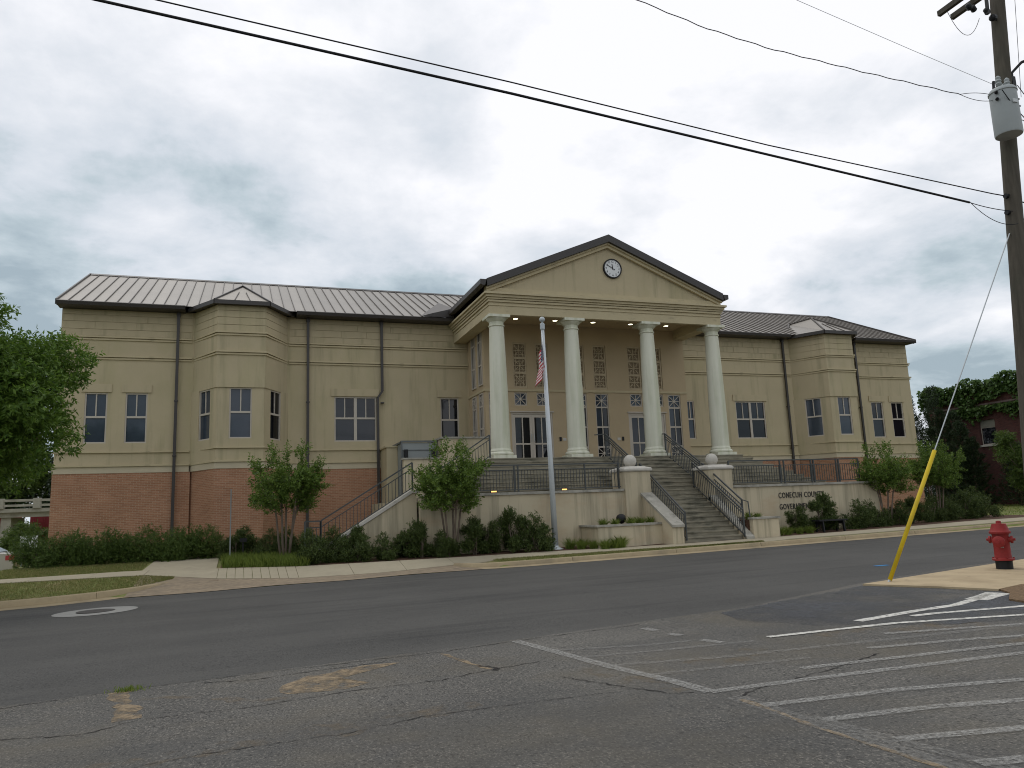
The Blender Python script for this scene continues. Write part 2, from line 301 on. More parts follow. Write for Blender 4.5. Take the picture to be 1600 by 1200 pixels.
for k in range(13):
    r = []
    for X in XS:
        a, b, c, d = LA(X, 1), LB(X, 1), LC(X, 1), LD(X, 1)
        r.append((X, [-300, -20, a-0.05, a+0.0, a+.2, (a+b)/2, b, c, (c+d)/2, d, d+4, d+12, 900][k]))
    rows.append(r)
def zground(x, y):
    return zt(x, y) - (0.05 if y <= LA(x, 1)+0.001 else 0.0)
structure(sheet(rows, 0, zground).build('ground', TURF, origin=(0, 0, 0)))
near = pl([(-60, 8.4), (-2.1, 9.05), (0.4, 9.3), (3.3, 9.5), (7.3, 10.1), (10.7, 11.3), (14, 12.2), (60, 13)])
rd = lambda x, y: gz(x)
rows = [[(X, near(X, 1)-0.15) for X in XS if -151 < X < 151], [(X, LA(X, 1)+0.02) for X in XS if -151 < X < 151]]
rows = [[(X, a*(1-t)+b*t) for (X, a), (_, b) in zip(rows[0], rows[1])] for t in np.linspace(0, 1, 5)]
structure(sheet(rows, 0.0, rd).build('road', ROAD, origin=(0, 0, 0)))
rows = [[(X, y if y < 8 else near(X, 1)+0.12) for X in XS if -151 < X < 151] for y in (-80, -10, 2, 6, 9)]
structure(sheet(rows, 0.006, rd).build('parking_lot', LOT, origin=(0, 0, 0)))
# gravel shoulder in the recess, sidewalk, walkway, mulch
rows = []
for t in np.linspace(0, 1, 4):
    rows.append([(X, (LA(X, 1)-0.05+0.12*math.sin(X*1.7))*(1-t) + (LB(X, 1)+0.02)*t) for X in np.arange(-2.6, 6.9, 0.4)])
structure(sheet(rows, 0.012).build('gravel_shoulder', GRAVEL, origin=(0, 0, 0)))
walk = structure(bpy.data.objects.new('sidewalk', None)); link(walk)
def slab(x0, x1, gap=0.012):
    n = max(1, int((x1-x0)/0.7)); xs = np.linspace(x0+gap/2, x1-gap/2, n+1)
    mb = MB(); vs = []
    for x in xs:
        b, c = LB(x, 1), LC(x, 1); vs += [(x, b, zt(x, b)+0.025), (x, c, zt(x, c)+0.03), (x, b, zt(x, b)-0.1), (x, c, zt(x, c)-0.1)]
    fs = []
    for i in range(n):
        o = i*4; fs += [(o, o+4, o+5, o+1), (o+2, o+6, o+4, o), (o+1, o+5, o+7, o+3)]
    fs += [(0, 1, 3, 2), (n*4, n*4+2, n*4+3, n*4+1)]
    mb.add(vs, fs).build('slab', WALK, walk)
edges = list(np.arange(-20, -2.7, 1.6)) + [-2.55, -0.55] + list(np.arange(-0.3, 1.5, 0.235)) + list(np.arange(1.62, 46, 1.52))
for a, b in zip(edges[:-1], edges[1:]): slab(a, b)
wk = [[(-2.75+0.1*t, 26.55+t*4.9), (-0.62, 26.0+t*4.7)] for t in np.linspace(0, 1, 4)]
structure(sheet(wk, 0.028).build('walkway', WALK))
rows = []
for t in np.linspace(0, 1, 5):
    rows.append([(X, (LC(X, 1)+0.02)*(1-t) + (LD(X, 1)+1.2)*t) for X in np.arange(-0.5, 34, 0.5)])
structure(sheet(rows, 0.02).build('mulch_bed', MULCH, origin=(0, 0, 0)))
structure(MB().prism([(-60, 30.5, -0.29), (-8.2, 30.5, -0.25), (-8.6, 58, -0.25), (-60, 58, -0.27)], (0, 0, 0.02)).build('side_street', WALK))

# kerbs
kerb = structure(bpy.data.objects.new('kerb', None)); link(kerb)
def dense(pts, st=0.35):
    out = []
    for (a, b) in zip(pts[:-1], pts[1:]):
        a, b = Vector(a), Vector(b); n = max(1, int((b-a).length/st))
        out += [a.lerp(b, i/n) for i in range(n)]
    return out + [Vector(pts[-1])]
def kerbrun(pts, zoff, lens):
    P = dense(pts); i = 0; li = 0
    while i < len(P)-1:
        L = int(lens[li % len(lens)]/0.35); li += 1; seg = P[i:i+L+1]
        if len(seg) < 2: break
        vs = []; m = len(seg)
        for k, p in enumerate(seg):
            t = (P[min(i+k+1, len(P)-1)]-P[max(i+k-1, 0)]).normalized(); nrm = Vector((-t.y, t.x))
            q = p.copy()
            if k == 0: q = p + t*0.006
            if k == m-1: q = p - t*0.006
            g = gz(q.x)
            for d, z in ((-0.44, g+0.006), (0.0, g+0.02), (0.035, g+zoff-0.02), (0.06, g+zoff), (0.20, g+zoff), (0.20, g-0.1)):
                w = q + nrm*d; vs.append((w.x, w.y, z))
        fs = [(k*6+j, (k+1)*6+j, (k+1)*6+j+1, k*6+j+1) for k in range(m-1) for j in range(5)]
        fs += [(0, 1, 2, 3, 4, 5), tuple((m-1)*6+j for j in (5, 4, 3, 2, 1, 0))]
        smooth_by_angle(MB().add(vs, fs).build('kerb_section', KERB, kerb), 50); i += L
kerbrun([(-40, 20.5), (-5.6, 20.75), (-4.3, 20.95), (-3.2, 21.45), (-2.3, 22.3), (-1.75, 23.3), (-1.55, 24.0)], 0.17, [3.0])
kerbrun([(6.05, 22.75), (6.2, 22.3), (6.5, 21.9), (7.0, 21.65), (8.0, 21.52), (15.5, 21.55), (28.6, 21.8), (55, 22.0)], 0.14, [3.2, 3.5])
MB().prism([(-1.5, 23.45, -.2), (-.5, 23.3, -.2), (-.45, 23.52, -.2), (-1.45, 23.75, -.2)], (0, 0, .26)).build('storm_drain', MULCH, None)
tag(bpy.data.objects['storm_drain'], 'dark dirt-filled drain inlet beside the end of the left kerb', 'drain')

# paint, cracks and patches on the asphalt
markings = structure(bpy.data.objects.new('road_markings', None)); link(markings)
def ribbon(name, pts, w, m, dz, parent, jit=0.0, seed=0, st=0.25):
    rng = random.Random(seed); P = dense([p[:2] for p in pts], st); vs = []
    for i, p in enumerate(P):
        t = (P[min(i+1, len(P)-1)]-P[max(i-1, 0)]).normalized(); n = Vector((-t.y, t.x)); o = n*rng.uniform(-jit, jit); ww = w*(1+(rng.uniform(-.5, .6) if jit else rng.uniform(-.08, .08)))
        for s in (-1, 1): q = p+o+n*s*ww/2; vs.append((q.x, q.y, gz(q.x)+dz))
    return MB().add(vs, [(2*i, 2*i+1, 2*i+3, 2*i+2) for i in range(len(P)-1)]).build(name, m, parent)
ST = [([(3.32, 9.51), (3.63, 7.38), (3.81, 6.56), (3.87, 6.03)], .13, PAINT), ([(3.87, 6.03), (5.03, 5.95), (7.27, 5.75), (9.5, 5.5)], .11, PAINT),
      ([(3.95, 5.44), (5.18, 5.29), (6.29, 5.01), (8, 4.6)], .11, PAINT), ([(4.06, 4.89), (4.95, 4.77), (5.7, 4.57), (8, 3.95)], .11, PAINT), ([(4.16, 4.3), (5.06, 4.08), (7.5, 3.5)], .11, PAINT),
      ([(4.2, 3.72), (5.2, 3.5), (7, 3.1)], .11, PAINT), ([(3.44, 8.64), (4.4, 8.3), (5.06, 8.21)], .09, PAINT2), ([(3.51, 8.06), (4.69, 7.89), (5.64, 7.78)], .09, PAINT2),
      ([(3.6, 7.5), (4.89, 7.2), (8.68, 6.82)], .1, PAINT2), ([(3.7, 6.9), (5.5, 6.7)], .09, PAINT2), ([(5.07, 9.38), (5.1, 9.1)], .12, PAINT), ([(5.12, 8.8), (5.16, 8.6)], .12, PAINT), ([(5.2, 8.2), (5.28, 7.9)], .12, PAINT),
      ([(8.3, 8.06), (8.66, 8.05), (9.8, 7.84), (12, 7.6)], .11, PAINT3), ([(7.5, 8.16), (8.72, 8.36), (9.45, 8.42), (10.1, 8.65), (10.75, 8.95)], .14, PAINT3), ([(10.1, 8.62), (10.95, 8.93)], .34, PAINT3),
      ([(5.91, 7.9), (7.73, 7.77), (9.34, 7.32), (12, 6.9)], .1, PAINT3), ([(7.06, 7.3), (8.8, 6.85), (12, 6.2)], .1, PAINT), ([(6.3, 6.75), (7.42, 6.55), (8.14, 6.35), (11, 5.7)], .1, PAINT),
      ([(5.1, 6.35), (7, 6.15), (10, 5.8)], .1, PAINT), ([(3.93, 5.79), (3.97, 4.73), (4.05, 3.6)], .16, PAINT2), ([(4.05, 5.0), (4.15, 4.23), (4.3, 3.5)], .12, PAINT2)]
for i, (p, w, mm) in enumerate(ST): ribbon('stripe', p, w, mm, 0.0145, markings, 0, i, 0.2)
ribbon('stripe', [(13.2, 13.68), (13.55, 13.65)], .14, mat('blue_paint', (0.03, 0.22, 0.5), 0.8), 0.006, markings)
crk = structure(bpy.data.objects.new('asphalt_cracks', None)); link(crk)
CR = [([(-8, 8.75), (-2.1, 9.05), (-1.06, 9.27), (0.4, 9.35), (2.3, 9.35), (3.3, 9.52), (5.2, 9.7)], .016), ([(-6, 7.5), (-1.81, 7.72), (-1.2, 7.5), (-.8, 7.77), (.18, 7.73), (1, 7.87), (1.93, 7.83), (2.54, 8.04), (3.1, 8.14)], .016),
      ([(-4, 6.1), (-.7, 6.3), (-.1, 6.41), (.8, 6.39), (1.45, 6.56), (2, 6.55), (2.8, 6.51), (3.2, 6.45)], .012), ([(-0.35, 9.15), (0.2, 9.0), (0.9, 9.1), (1.6, 9.15)], .02), ([(3.0, 7.3), (3.35, 6.6), (3.55, 6.2), (3.75, 6.1)], .02),
      ([(4.0, 5.8), (4.5, 6.0), (5.2, 6.15), (6.2, 6.5)], .02), ([(2.45, 8.3), (2.6, 8.1), (2.55, 7.95)], .05)]
for i, (p, w) in enumerate(CR): ribbon('crack', p, w, CRACK, 0.0105, crk, 0.022, 50+i, 0.06)
for i, (p, w, mm) in enumerate([([(2.3, 9.27), (2.4, 8.6), (2.52, 8.06)], .05, SAND), ([(3.5, 7.9), (3.45, 7.0), (3.75, 6.2)], .3, SANDF), ([(3.95, 5.7), (3.93, 4.8), (3.98, 3.7)], .05, SAND), ([(-1.1, 9.2), (-1.0, 8.5), (-0.85, 7.85)], .18, SAND), ([(-.9, 8.7), (-.3, 8.5), (0.1, 8.0), (0.5, 7.9)], .12, SANDF),
      ([(-3, 6.2), (-.8, 6.4), (1.0, 6.6), (2.0, 6.7)], .28, SANDF), ([(6.3, 7.9), (7.5, 7.4), (8.5, 7.3)], .5, SANDF), ([(7.5, 6.2), (9, 6.1), (10, 6)], .35, SANDF), ([(4.2, 6.9), (5.5, 7.4)], .4, SANDF)]):
    ribbon('sand_streak', p, w, mm, 0.0085, crk, w*0.25, 80+i, 0.12)
def patchpoly(name, pts, m, dz, parent, seed=0):
    rng = random.Random(seed); P = dense(list(pts)+[pts[0]], 0.12)[:-1]; c = sum((Vector((p.x, p.y)) for p in P), Vector((0, 0)))/len(P)
    vs = [(c.x, c.y, gz(c.x)+dz)]
    for p in P: q = p + (p-c).normalized()*rng.uniform(-.05, .05); vs.append((q.x, q.y, gz(q.x)+dz))
    n = len(P); return MB().add(vs, [(0, 1+i, 1+(i+1) % n) for i in range(n)]).build(name, m, parent)
patchpoly('sand_patch', [(0.45, 8.05), (0.42, 8.5), (0.75, 8.85), (1.45, 9.1), (1.75, 9.0), (1.0, 8.5), (1.3, 8.1), (0.95, 7.95)], SAND, 0.0095, crk, 1)
structure(patchpoly('asphalt_patch', [(6.6, 9.9), (8.4, 10.45), (10.4, 11.05), (11.5, 10.6), (12.5, 8.6), (12.5, 6.6), (9.6, 6.9), (8.0, 7.4), (6.9, 8.2), (6.4, 9.1)], PATCH, 0.0125, None, 3))
# concrete island with mulch, the hydrant and the guy anchor stand on it
isl = [(10.35, 11.05), (12.9, 11.6), (15.8, 12.2), (22, 13.2), (22, 9.6), (11.9, 9.3), (11.15, 9.1), (10.85, 10.0)]
structure(MB().prism([(x, y, gz(x)-0.05) for x, y in isl], (0, 0, 0.09)).build('concrete_island', overlay(overlay(mat('island_concrete', (0.44, 0.345, 0.215), 0.9, var=0.1, vscale=2, bump=.25, bscale=60), (.26, .19, .11), 1.1, .5, .72, .6), (.16, .13, .09), 5, .62, .74, .6, off=(3, 3, 0))))
ml = [(11.2, 9.12), (11.9, 9.32), (22, 9.62), (22, 7.2), (10.2, 7.75), (10.35, 8.3), (10.95, 8.75)]
structure(MB().prism([(x, y, gz(x)-0.05) for x, y in ml], (0, 0, 0.085)).build('mulch_island', overlay(mat('bark_mulch', (0.15, 0.095, 0.05), 0.95, var=0.5, vscale=25, bump=1, bscale=40), (0.3, 0.21, 0.12), 30, 0.55, 0.65, 0.7)))
# manhole with its concrete collar
mh = thing('manhole', 'round dark manhole cover in a pale concrete collar in the road', 'manhole', (-2.75, 18.35, gz(-2.75)))
vs = []; nn = 40; c = (-2.75, 18.35)
for k in range(nn):
    a = 2*math.pi*k/nn; r = 0.70+0.22*abs(math.cos(a))**3; vs.append((c[0]+r*math.cos(a)*.86, c[1]+r*math.sin(a)*1.12, gz(c[0]+r*math.cos(a))+0.007))
MB().add(vs, [tuple(range(nn))]).build('collar', overlay(mat('collar_concrete', (0.27, 0.265, 0.245), 0.9, var=0.15), (0.2, 0.19, 0.17), 3, 0.5, 0.7, 0.5), mh)
MB().lathe((c[0], c[1], gz(c[0])+0.008), [(0.36, 0.0), (0.36, 0.009), (0.33, 0.009), (0.325, 0.0075), (0.0, 0.0075)], 32).build('cover', mat('cast_iron', (0.055, 0.05, 0.046), 0.7, var=0.4, vscale=30, bump=1, bscale=40), mh)

# ------------------------------------------------------------------ the building
D = 34.0
B = thing('government_building', 'tan stucco government building with brick base and white columned entrance portico', 'building', (14.85, 34, 0.3))
FW = F((0, D), (1, 0), (0, -1))
def wall_faces(mb, fr, u0, u1, z0, z1, holes, rev=0.11):
    us = sorted({u0, u1} | {h[0] for h in holes} | {h[1] for h in holes}); zs = sorted({z0, z1} | {h[2] for h in holes} | {h[3] for h in holes})
    us = [u for u in us if u0 <= u <= u1]; zs = [z for z in zs if z0 <= z <= z1]
    for a, b in zip(us[:-1], us[1:]):
        for c, d in zip(zs[:-1], zs[1:]):
            if any(h[0] <= (a+b)/2 <= h[1] and h[2] <= (c+d)/2 <= h[3] for h in holes): continue
            mb.quad(fr.p(a, c), fr.p(b, c), fr.p(b, d), fr.p(a, d))
    for a, b, c, d in holes:
        for (ua, za), (ub, zb) in (((a, c), (b, c)), ((b, c), (b, d)), ((b, d), (a, d)), ((a, d), (a, c))):
            mb.quad(fr.p(ua, za), fr.p(ua, za, -rev), fr.p(ub, zb, -rev), fr.p(ub, zb))
def bars(mb, fr, a, b, w, d0=-0.10, d1=-0.055):     # bar in a wall frame between (u,z) points
    (ua, za), (ub, zb) = a, b; L = math.hypot(ub-ua, zb-za); px, pz = -(zb-za)/L*w/2, (ub-ua)/L*w/2
    c = [(ua+px, za+pz), (ub+px, zb+pz), (ub-px, zb-pz), (ua-px, za-pz)]
    mb.prism([fr.p(u, z, d1) for u, z in c], fr.n*(d0-d1))
def window(fr, u0, u1, z0, z1, style, gl=0, parent=B, fw=0.055):
    mb = MB(); panes = []
    def fr_(a, b, c, d, w=fw):
        mb.boxf(fr, a, b, c, c+w, -0.10, -0.03); mb.boxf(fr, a, b, d-w, d, -0.10, -0.03)
        mb.boxf(fr, a, a+w, c+w, d-w, -0.10, -0.031); mb.boxf(fr, b-w, b, c+w, d-w, -0.10, -0.031); return a+w, b-w, c+w, d-w
    def sash(a, b, c, d):
        zm = c+(d-c)*0.52
        mb.boxf(fr, a, b, zm-0.04, zm+0.04, -0.10, -0.045)
        um = (a+b)/2; mb.boxf(fr, um-0.022, um+0.022, zm+0.04, d, -0.10, -0.05)
        panes.extend([(a, b, c, zm-0.04), (a, um-0.022, zm+0.04, d), (um+0.022, b, zm+0.04, d)])
    def star(a, b, c, d):
        uc, zc_ = (a+b)/2, (c+d)/2
        bars(mb, fr, (a, zc_), (b, zc_), .028); bars(mb, fr, (uc, c), (uc, d), .028, d1=-0.053); bars(mb, fr, (a, c), (b, d), .028, d1=-0.051); bars(mb, fr, (a, d), (b, c), .028, d1=-0.049)
        mb.prism([fr.p(uc+.055*math.cos(t*math.pi/4+.39), zc_+.055*math.sin(t*math.pi/4+.39), -0.045) for t in range(8)], fr.n*-0.04)
        panes.append((a, b, c, d))
    a, b, c, d = fr_(u0, u1, z0, z1)
    if style == 'pair': sash(a, b, c, d)
    elif style == 'double':
        um = (a+b)/2; mb.boxf(fr, um-0.065, um+0.065, c, d, -0.10, -0.035); sash(a, um-0.065, c, d); sash(um+0.065, b, c, d)
    elif style == 'star': star(a, b, c, d)
    else:                                   # list of row heights, 's' star or 'p' two lites, top down
        z = d
        for i, (kind, hh) in enumerate(style):
            zb = max(c, z-hh)
            if kind == 's': star(a, b, zb, z)
            else:
                um = (a+b)/2; mb.boxf(fr, um-0.02, um+0.02, zb, z, -0.10, -0.05); panes.extend([(a, um-0.02, zb, z), (um+0.02, b, zb, z)])
            z = zb
            if i < len(style)-1: mb.boxf(fr, a, b, z-0.07, z, -0.10, -0.045); z -= 0.07
    w = mb.build('window', FRAME, parent)
    for i, (a, b, c, d) in enumerate(panes):
        g = GL[gl] if isinstance(gl, int) else GL[gl[i % len(gl)]]
        MB().boxf(fr, a-.003, b+.003, c-.003, d+.003, -0.098, -0.085).build('pane', g, w)
# openings
LW = [(-5.84, -5.03), (-4.38, -3.57)]; RW = [(33.87, 34.72), (35.33, 36.20)]
Z0, Z1 = 4.92, 6.95
holesL = [(a, b, Z0, Z1) for a, b in LW] + [(3.88, 5.71, Z0, 6.9), (8.66, 9.53, 4.78, 6.9)]
holesR = [(a, b, Z0, Z1) for a, b in RW] + [(24.72, 26.58, Z0, 6.9), (21.72, 22.18, Z0, 6.9)]
wm = MB()
XL, XR = -6.80, 36.95
wall_faces(wm, FW, XL, 10.04, 3.98, 10.4, holesL); wall_faces(wm, FW, 20.18, XR, 3.98, 10.4, holesR)
for X, s in ((XL, -1), (XR, 1)):            # end walls and gables
    wm.add([(X, 34, 3.98), (X, 46, 3.98), (X, 46, 10.4), (X, 40, 13.4), (X, 34, 10.4)], [(0, 1, 2, 3, 4)])
wm.quad((XL, 46, 0), (XR, 46, 0), (XR, 46, 10.4), (XL, 46, 10.4))
wm.build('wall', STUCCO, B)
window(FW, *LW[0], Z0, Z1, 'pair', 1); window(FW, *LW[1], Z0, Z1, 'pair', 1)
window(FW, 3.88, 5.71, Z0, 6.9, 'double', [2, 2, 0]); window(FW, 8.66, 9.53, 4.78, 6.9, 'pair', 0)
window(FW, *RW[0], Z0, Z1, 'pair', [2, 0, 2]); window(FW, *RW[1], Z0, Z1, 'pair', 0)
window(FW, 24.72, 26.58, Z0, 6.9, 'double', [0, 2, 2]); window(FW, 21.72, 22.18, Z0, 6.9, 'pair', 1)
# brick base, plinth band, string courses, scored top courses, lintels
def bay_pts(xc, off=0.0):
    return [(xc-1.93-off*0.2, 34.0), (xc-0.9-off*0.55, 32.35-off), (xc+0.9+off*0.55, 32.35-off), (xc+1.93+off*0.2, 34.0)]
BAYS = (0.0, 30.42)
def bay_frames(xc):
    P = bay_pts(xc); out = []
    for a, b in zip(P[:-1], P[1:]):
        u = Vector((b[0]-a[0], b[1]-a[1])); L = u.length; u /= L; out.append((F(a, u, (u.y, -u.x)), L))
    return out
L_R = [(XL, -1.95), (1.95, 10.02)]; R_R = [(20.2, 28.47), (32.37, XR)]
for a, b in [(XL-.03, -1.9), (1.9, 5.87), (24.5, 28.5), (32.3, XR+.03)]:
    MB().boxf(FW, a, b, 0, 3.73, -.3, .03).build('brick_base', BRICK, B, uv=True)
MB().box(XL-.031, XL+.25, 34.31, 46, 0, 3.729).build('brick_base', BRICK, B, uv=True); MB().box(XR-.25, XR+.031, 34.31, 46, 0, 3.729).build('brick_base', BRICK, B, uv=True)
for xc in BAYS:
    P = [(x, y+(0.2 if y > 33 else 0)) for x, y in bay_pts(xc, 0.03)]
    MB().prism([(x, y, 0.0) for x, y in P], (0, 0, 3.73)).build('brick_base', BRICK, B, uv=True)
def course(name, m, z0, z1, d, sides=True):  # a band that follows wall and bays, one piece per run
    for a, b in L_R+R_R: MB().boxf(FW, a, b, z0, z1, -.02, d).build(name, m, B)
    MB().box(XL-d, XL+.02, 34.02, 46, z0, z1).build(name, m, B); MB().box(XL-d, XL-.001, 34-d, 34.019, z0, z1).build(name, m, B); MB().box(XR+.001, XR+d, 34-d, 46, z0, z1).build(name, m, B)
    for xc in BAYS:
        P = bay_pts(xc, d+(.05 if z0 > 7 else 0)); Q = [(x, y+(0.1 if y > 33 else 0)) for x, y in P]
        MB().prism([(x, y, z0+.0015) for x, y in Q], (0, 0, z1-z0)).build(name, m, B)
PLB = mat('plinth_paint', (0.53, 0.46, 0.33), 0.9, var=0.07, vscale=1.2, bump=0.2, bscale=80)
course('plinth_band', PLB, 3.73, 4.0, 0.05)
course('plinth_cap', TRIM, 3.985, 4.05, 0.11)
course('sill_course', TRIM, 4.53, 4.585, 0.07)
course('string_course', TRIM, 9.20, 9.265, 0.09); course('string_course', TRIM, 9.105, 9.17, 0.05)
course('string_course', TRIM, 8.40, 8.465, 0.09); course('string_course', TRIM, 8.305, 8.37, 0.05)
zs = [9.275, 9.55, 9.86, 10.14, 10.36]
vx = {0: [], 1: [-5.6, -4.1, 4.2, 5.3, 24.9, 26.2, 34.2, 35.6], 2: [-5.0, -3.7, 4.9, 6.4, 25.5, 35.0, 33.4], 3: []}
for k in range(4):
    for a, b in L_R+R_R:
        cut = [a] + [v for v in sorted(vx[k]) if a+.4 < v < b-.4] + [b]
        for p, q in zip(cut[:-1], cut[1:]): MB().boxf(FW, p+.008, q-.008, zs[k]+.01, zs[k+1]-.01, -0.02, 0.022).build('score_panel', STUCCO, B)
def lintel(a, b, z0, z1=0.35): MB().boxf(FW, a-.14, b+.14, z0+.02, z0+z1, -0.02, 0.045).build('lintel', STUCCO, B)
for a, b in LW+RW: lintel(a, b, Z1)
lintel(3.88, 5.71, 6.9); lintel(8.66, 9.53, 6.9); lintel(24.72, 26.58, 6.9)
for bi, xc in enumerate(BAYS):
    mb = MB(); up_ = MB()
    for j, (fr, L) in enumerate(bay_frames(xc)):
        w = 0.86; h = (L/2-w/2+(0.0 if j == 1 else (0.05 if j == 0 else -0.05)), L/2+w/2+(0.0 if j == 1 else (0.05 if j == 0 else -0.05)), Z0, 6.97)
        wall_faces(mb, fr, 0, L, 3.98, 7.0, [h]); window(fr, *h, 'pair', [1, 1, 2, 0, 1, 1, 1, 1, 1][bi*3+j if bi == 0 else 4] if j != 2 else 0)
    mb.build('bay_wall', STUCCO, B)
    P = [(x, y+(0.1 if y > 33 else 0)) for x, y in bay_pts(xc, 0.05)]
    up_.prism([(x, y, 6.975) for x, y in P], (0, 0, 2.31)); up_.build('bay_upper_wall', STUCCO, B)
    for k in range(4):
        P = [(x, y+(0.1 if y > 33 else 0)) for x, y in bay_pts(xc, 0.06)]
        MB().prism([(x, y, zs[k]+.01) for x, y in P], (0, 0, zs[k+1]-zs[k]-.02)).build('score_panel', STUCCO, B)
    P = [(x, y+(0.1 if y > 33 else 0)) for x, y in bay_pts(xc, 0.03)]
    MB().prism([(x, y, 9.2) for x, y in P], (0, 0, 1.2)).build('bay_core', STUCCO, B)
# main roof: pans with standing ribs, ridge, rake and gutters
EY, EZ, RY, RZ = 33.32, 10.50, 40.0, 13.62
sl_ = (RZ-EZ)/(RY-EY)
def pan(x0, x1):
    mb = MB(); mb.quad((x0, EY, EZ), (x1, EY, EZ), (x1, RY, RZ), (x0, RY, RZ))
    return mb
rs = 0.432; panel_me = rib_me = None
xs = [-6.92+rs*i for i in range(102)]
for x in xs:
    if panel_me is None:
        p = pan(x, x+rs).build('roof_panel', ROOFM, B); panel_me = p.data; px_ = ORG[p.name].x-x; oy, oz = ORG[p.name].y, ORG[p.name].z
        r = MB().bar((x, EY, EZ+0.022), (x, RY, RZ+0.022), 0.026, 0.05).build('rib', RIB, p); rib_me = r.data; rx, ry, rz = ORG[r.name].x-x, ORG[r.name].y, ORG[r.name].z
    else:
        p = link(bpy.data.objects.new('roof_panel', panel_me), B, (x+px_, oy, oz)); link(bpy.data.objects.new('rib', rib_me), p, (x+rx, ry, rz))
MB().add([(XL-.1, 46.7, EZ), (XR+.1, 46.7, EZ), (XR+.1, RY, RZ), (XL-.1, RY, RZ)], [(0, 1, 2, 3)]).build('rear_roof', ROOFM, B)
MB().prism([(XL-.12, 39.82, RZ-.05), (XL-.12, 40, RZ+.07), (XL-.12, 40.18, RZ-.05)], (XR-XL+.24, 0, 0)).build('ridge_cap', BRONZE, B)
for X in (XL-.10, XR+.10):
    MB().prism([(X-.03, EY-.02, EZ-.16), (X-.03, EY-.02, EZ+.07), (X-.03, RY, RZ+.08), (X-.03, RY, RZ-.16)], (.06, 0, 0)).build('rake_trim', BRONZE, B)
    MB().prism([(X-.03, 46.7, EZ-.16), (X-.03, 46.7, EZ+.07), (X-.03, RY, RZ+.08), (X-.03, RY, RZ-.16)], (.06, 0, 0)).build('rake_trim', BRONZE, B)
for a, b in ((XL-.10, -2.22), (2.22, 9.25), (20.45, 28.2), (32.64, XR+.10)):
    mb = MB(); mb.prism([(a, 33.46, 10.34), (a, 33.30, 10.37), (a, 33.26, 10.50), (a, 33.29, 10.53), (a, 33.46, 10.53)], (b-a, 0, 0)); mb.box(a+.01, b-.01, 33.461, 34.0, 10.36, 10.40)
    mb.build('gutter', BRONZE, B)
# bay roofs: low hips that die into the main roof
for xc in BAYS:
    E = bay_pts(xc, 0.30); E = [(E[0][0]-.12, 33.7), E[1], E[2], (E[3][0]+.12, 33.7)]
    ap = Vector((xc, 34.15, 11.72)); bk_ = Vector((xc, 36.0, 11.80)); z = 10.50
    Ev = [Vector((x, y, z)) for x, y in E]
    bl, br = Vector((E[0][0], 34.4, 10.62)), Vector((E[3][0], 34.4, 10.62))
    for poly in ((Ev[0], Ev[1], ap, bk_, bl), (Ev[1], Ev[2], ap), (Ev[2], Ev[3], br, bk_, ap)):
        o_ = MB().add(poly, [tuple(range(len(poly)))]).build('bay_roof', ROOFM, B)
        a, b = poly[0], poly[1]; nn = max(2, int((b-a).length/0.42))
        if len(poly) == 3:
            for t in (0.36, 0.64):
                q = a.lerp(b, t); e_ = q.lerp(ap + (q-(a+b)/2)*0.0, 0.55); MB().bar(q+Vector((0, 0, .02)), e_+Vector((0, 0, .02)), .022, .04).build('rib', RIB, o_)
    for q in (Ev[1], Ev[2]): MB().bar(q+Vector((0, 0, .02)), ap+Vector((0, 0, .03)), .07, .06).build('hip_cap', RIB if xc > 9 else BRONZE, B)
    MB().bar(ap+Vector((0, 0, .02)), bk_+Vector((0, 0, .03)), .08, .05).build('hip_cap', RIB, B)
    for a, b in ((bk_, bl), (bk_, br)): MB().bar(a+Vector((0, 0, .06)), b+Vector((0, -.55, -.08)), .09, .04).build('hip_cap', RIB, B)
    for a, b in zip(Ev[:-1], Ev[1:]): MB().bar(a+Vector((0, 0, -.075)), b+Vector((0, 0, -.075)), .09, .17).build('gutter', BRONZE, B)
    MB().prism([(x, y, 10.385) for x, y in E], (0, 0, 0.03)).build('soffit', BRONZE, B)
# downspouts
def spout(x, y, pts): 
    mb = MB()
    for a, b in zip(pts[:-1], pts[1:]): mb.bar((a[0], a[1], a[2]), (b[0], b[1], b[2]), .11, .085)
    mb.box(pts[0][0]-.075, pts[0][0]+.075, pts[0][1]-.06, pts[0][1]+.07, 10.2, 10.36)
    for z in (4.35, 6.6): mb.box(x-.075, x+.075, y-.06, y+.09, z, z+.05)
    mb.build('downspout', BRONZE, B)
for x in (-2.5, 2.74, 28.02, 33.0): spout(x, 33.86, [(x, 33.86, 10.3), (x, 33.86, 0.4 if x < 10 else 2.2)])
spout(5.97, 33.86, [(5.97, 33.86, 10.3), (5.97, 33.86, 7.15), (5.76, 33.86, 6.85), (5.76, 33.86, 0.4)])

# entrance block
YF = 31.5; FE = F((0, YF), (1, 0), (0, -1)); FS = F((10.04, D), (0, -1), (-1, 0))
CZ = 9.90                                   # portico ceiling
FLOOR = 3.66
eh = []
tallx = [(10.2, 10.85), (14.22, 14.89), (15.32, 15.99), (19.14, 19.82)]
starx = [(11.39, 11.99), (12.45, 13.05), (17.12, 17.75), (18.25, 18.88)]
grx = [(11.38, 12.03), (12.45, 13.08), (14.2, 14.87), (15.31, 15.98), (17.11, 17.8), (18.24, 18.92)]
doorx = [(11.21, 13.17), (16.98, 18.94)]
eh += [(a, b, 3.76, 6.79) for a, b in tallx] + [(a, b, 6.21, 6.80) for a, b in starx] + [(a, b, FLOOR, 5.90) for a, b in doorx] + [(a, b, 7.0, 9.07) for a, b in grx]
mb = MB(); wall_faces(mb, FE, 10.04, 20.18, 3.4, 10.3, eh)
side = [(0.70, 1.25), (1.72, 2.27)]
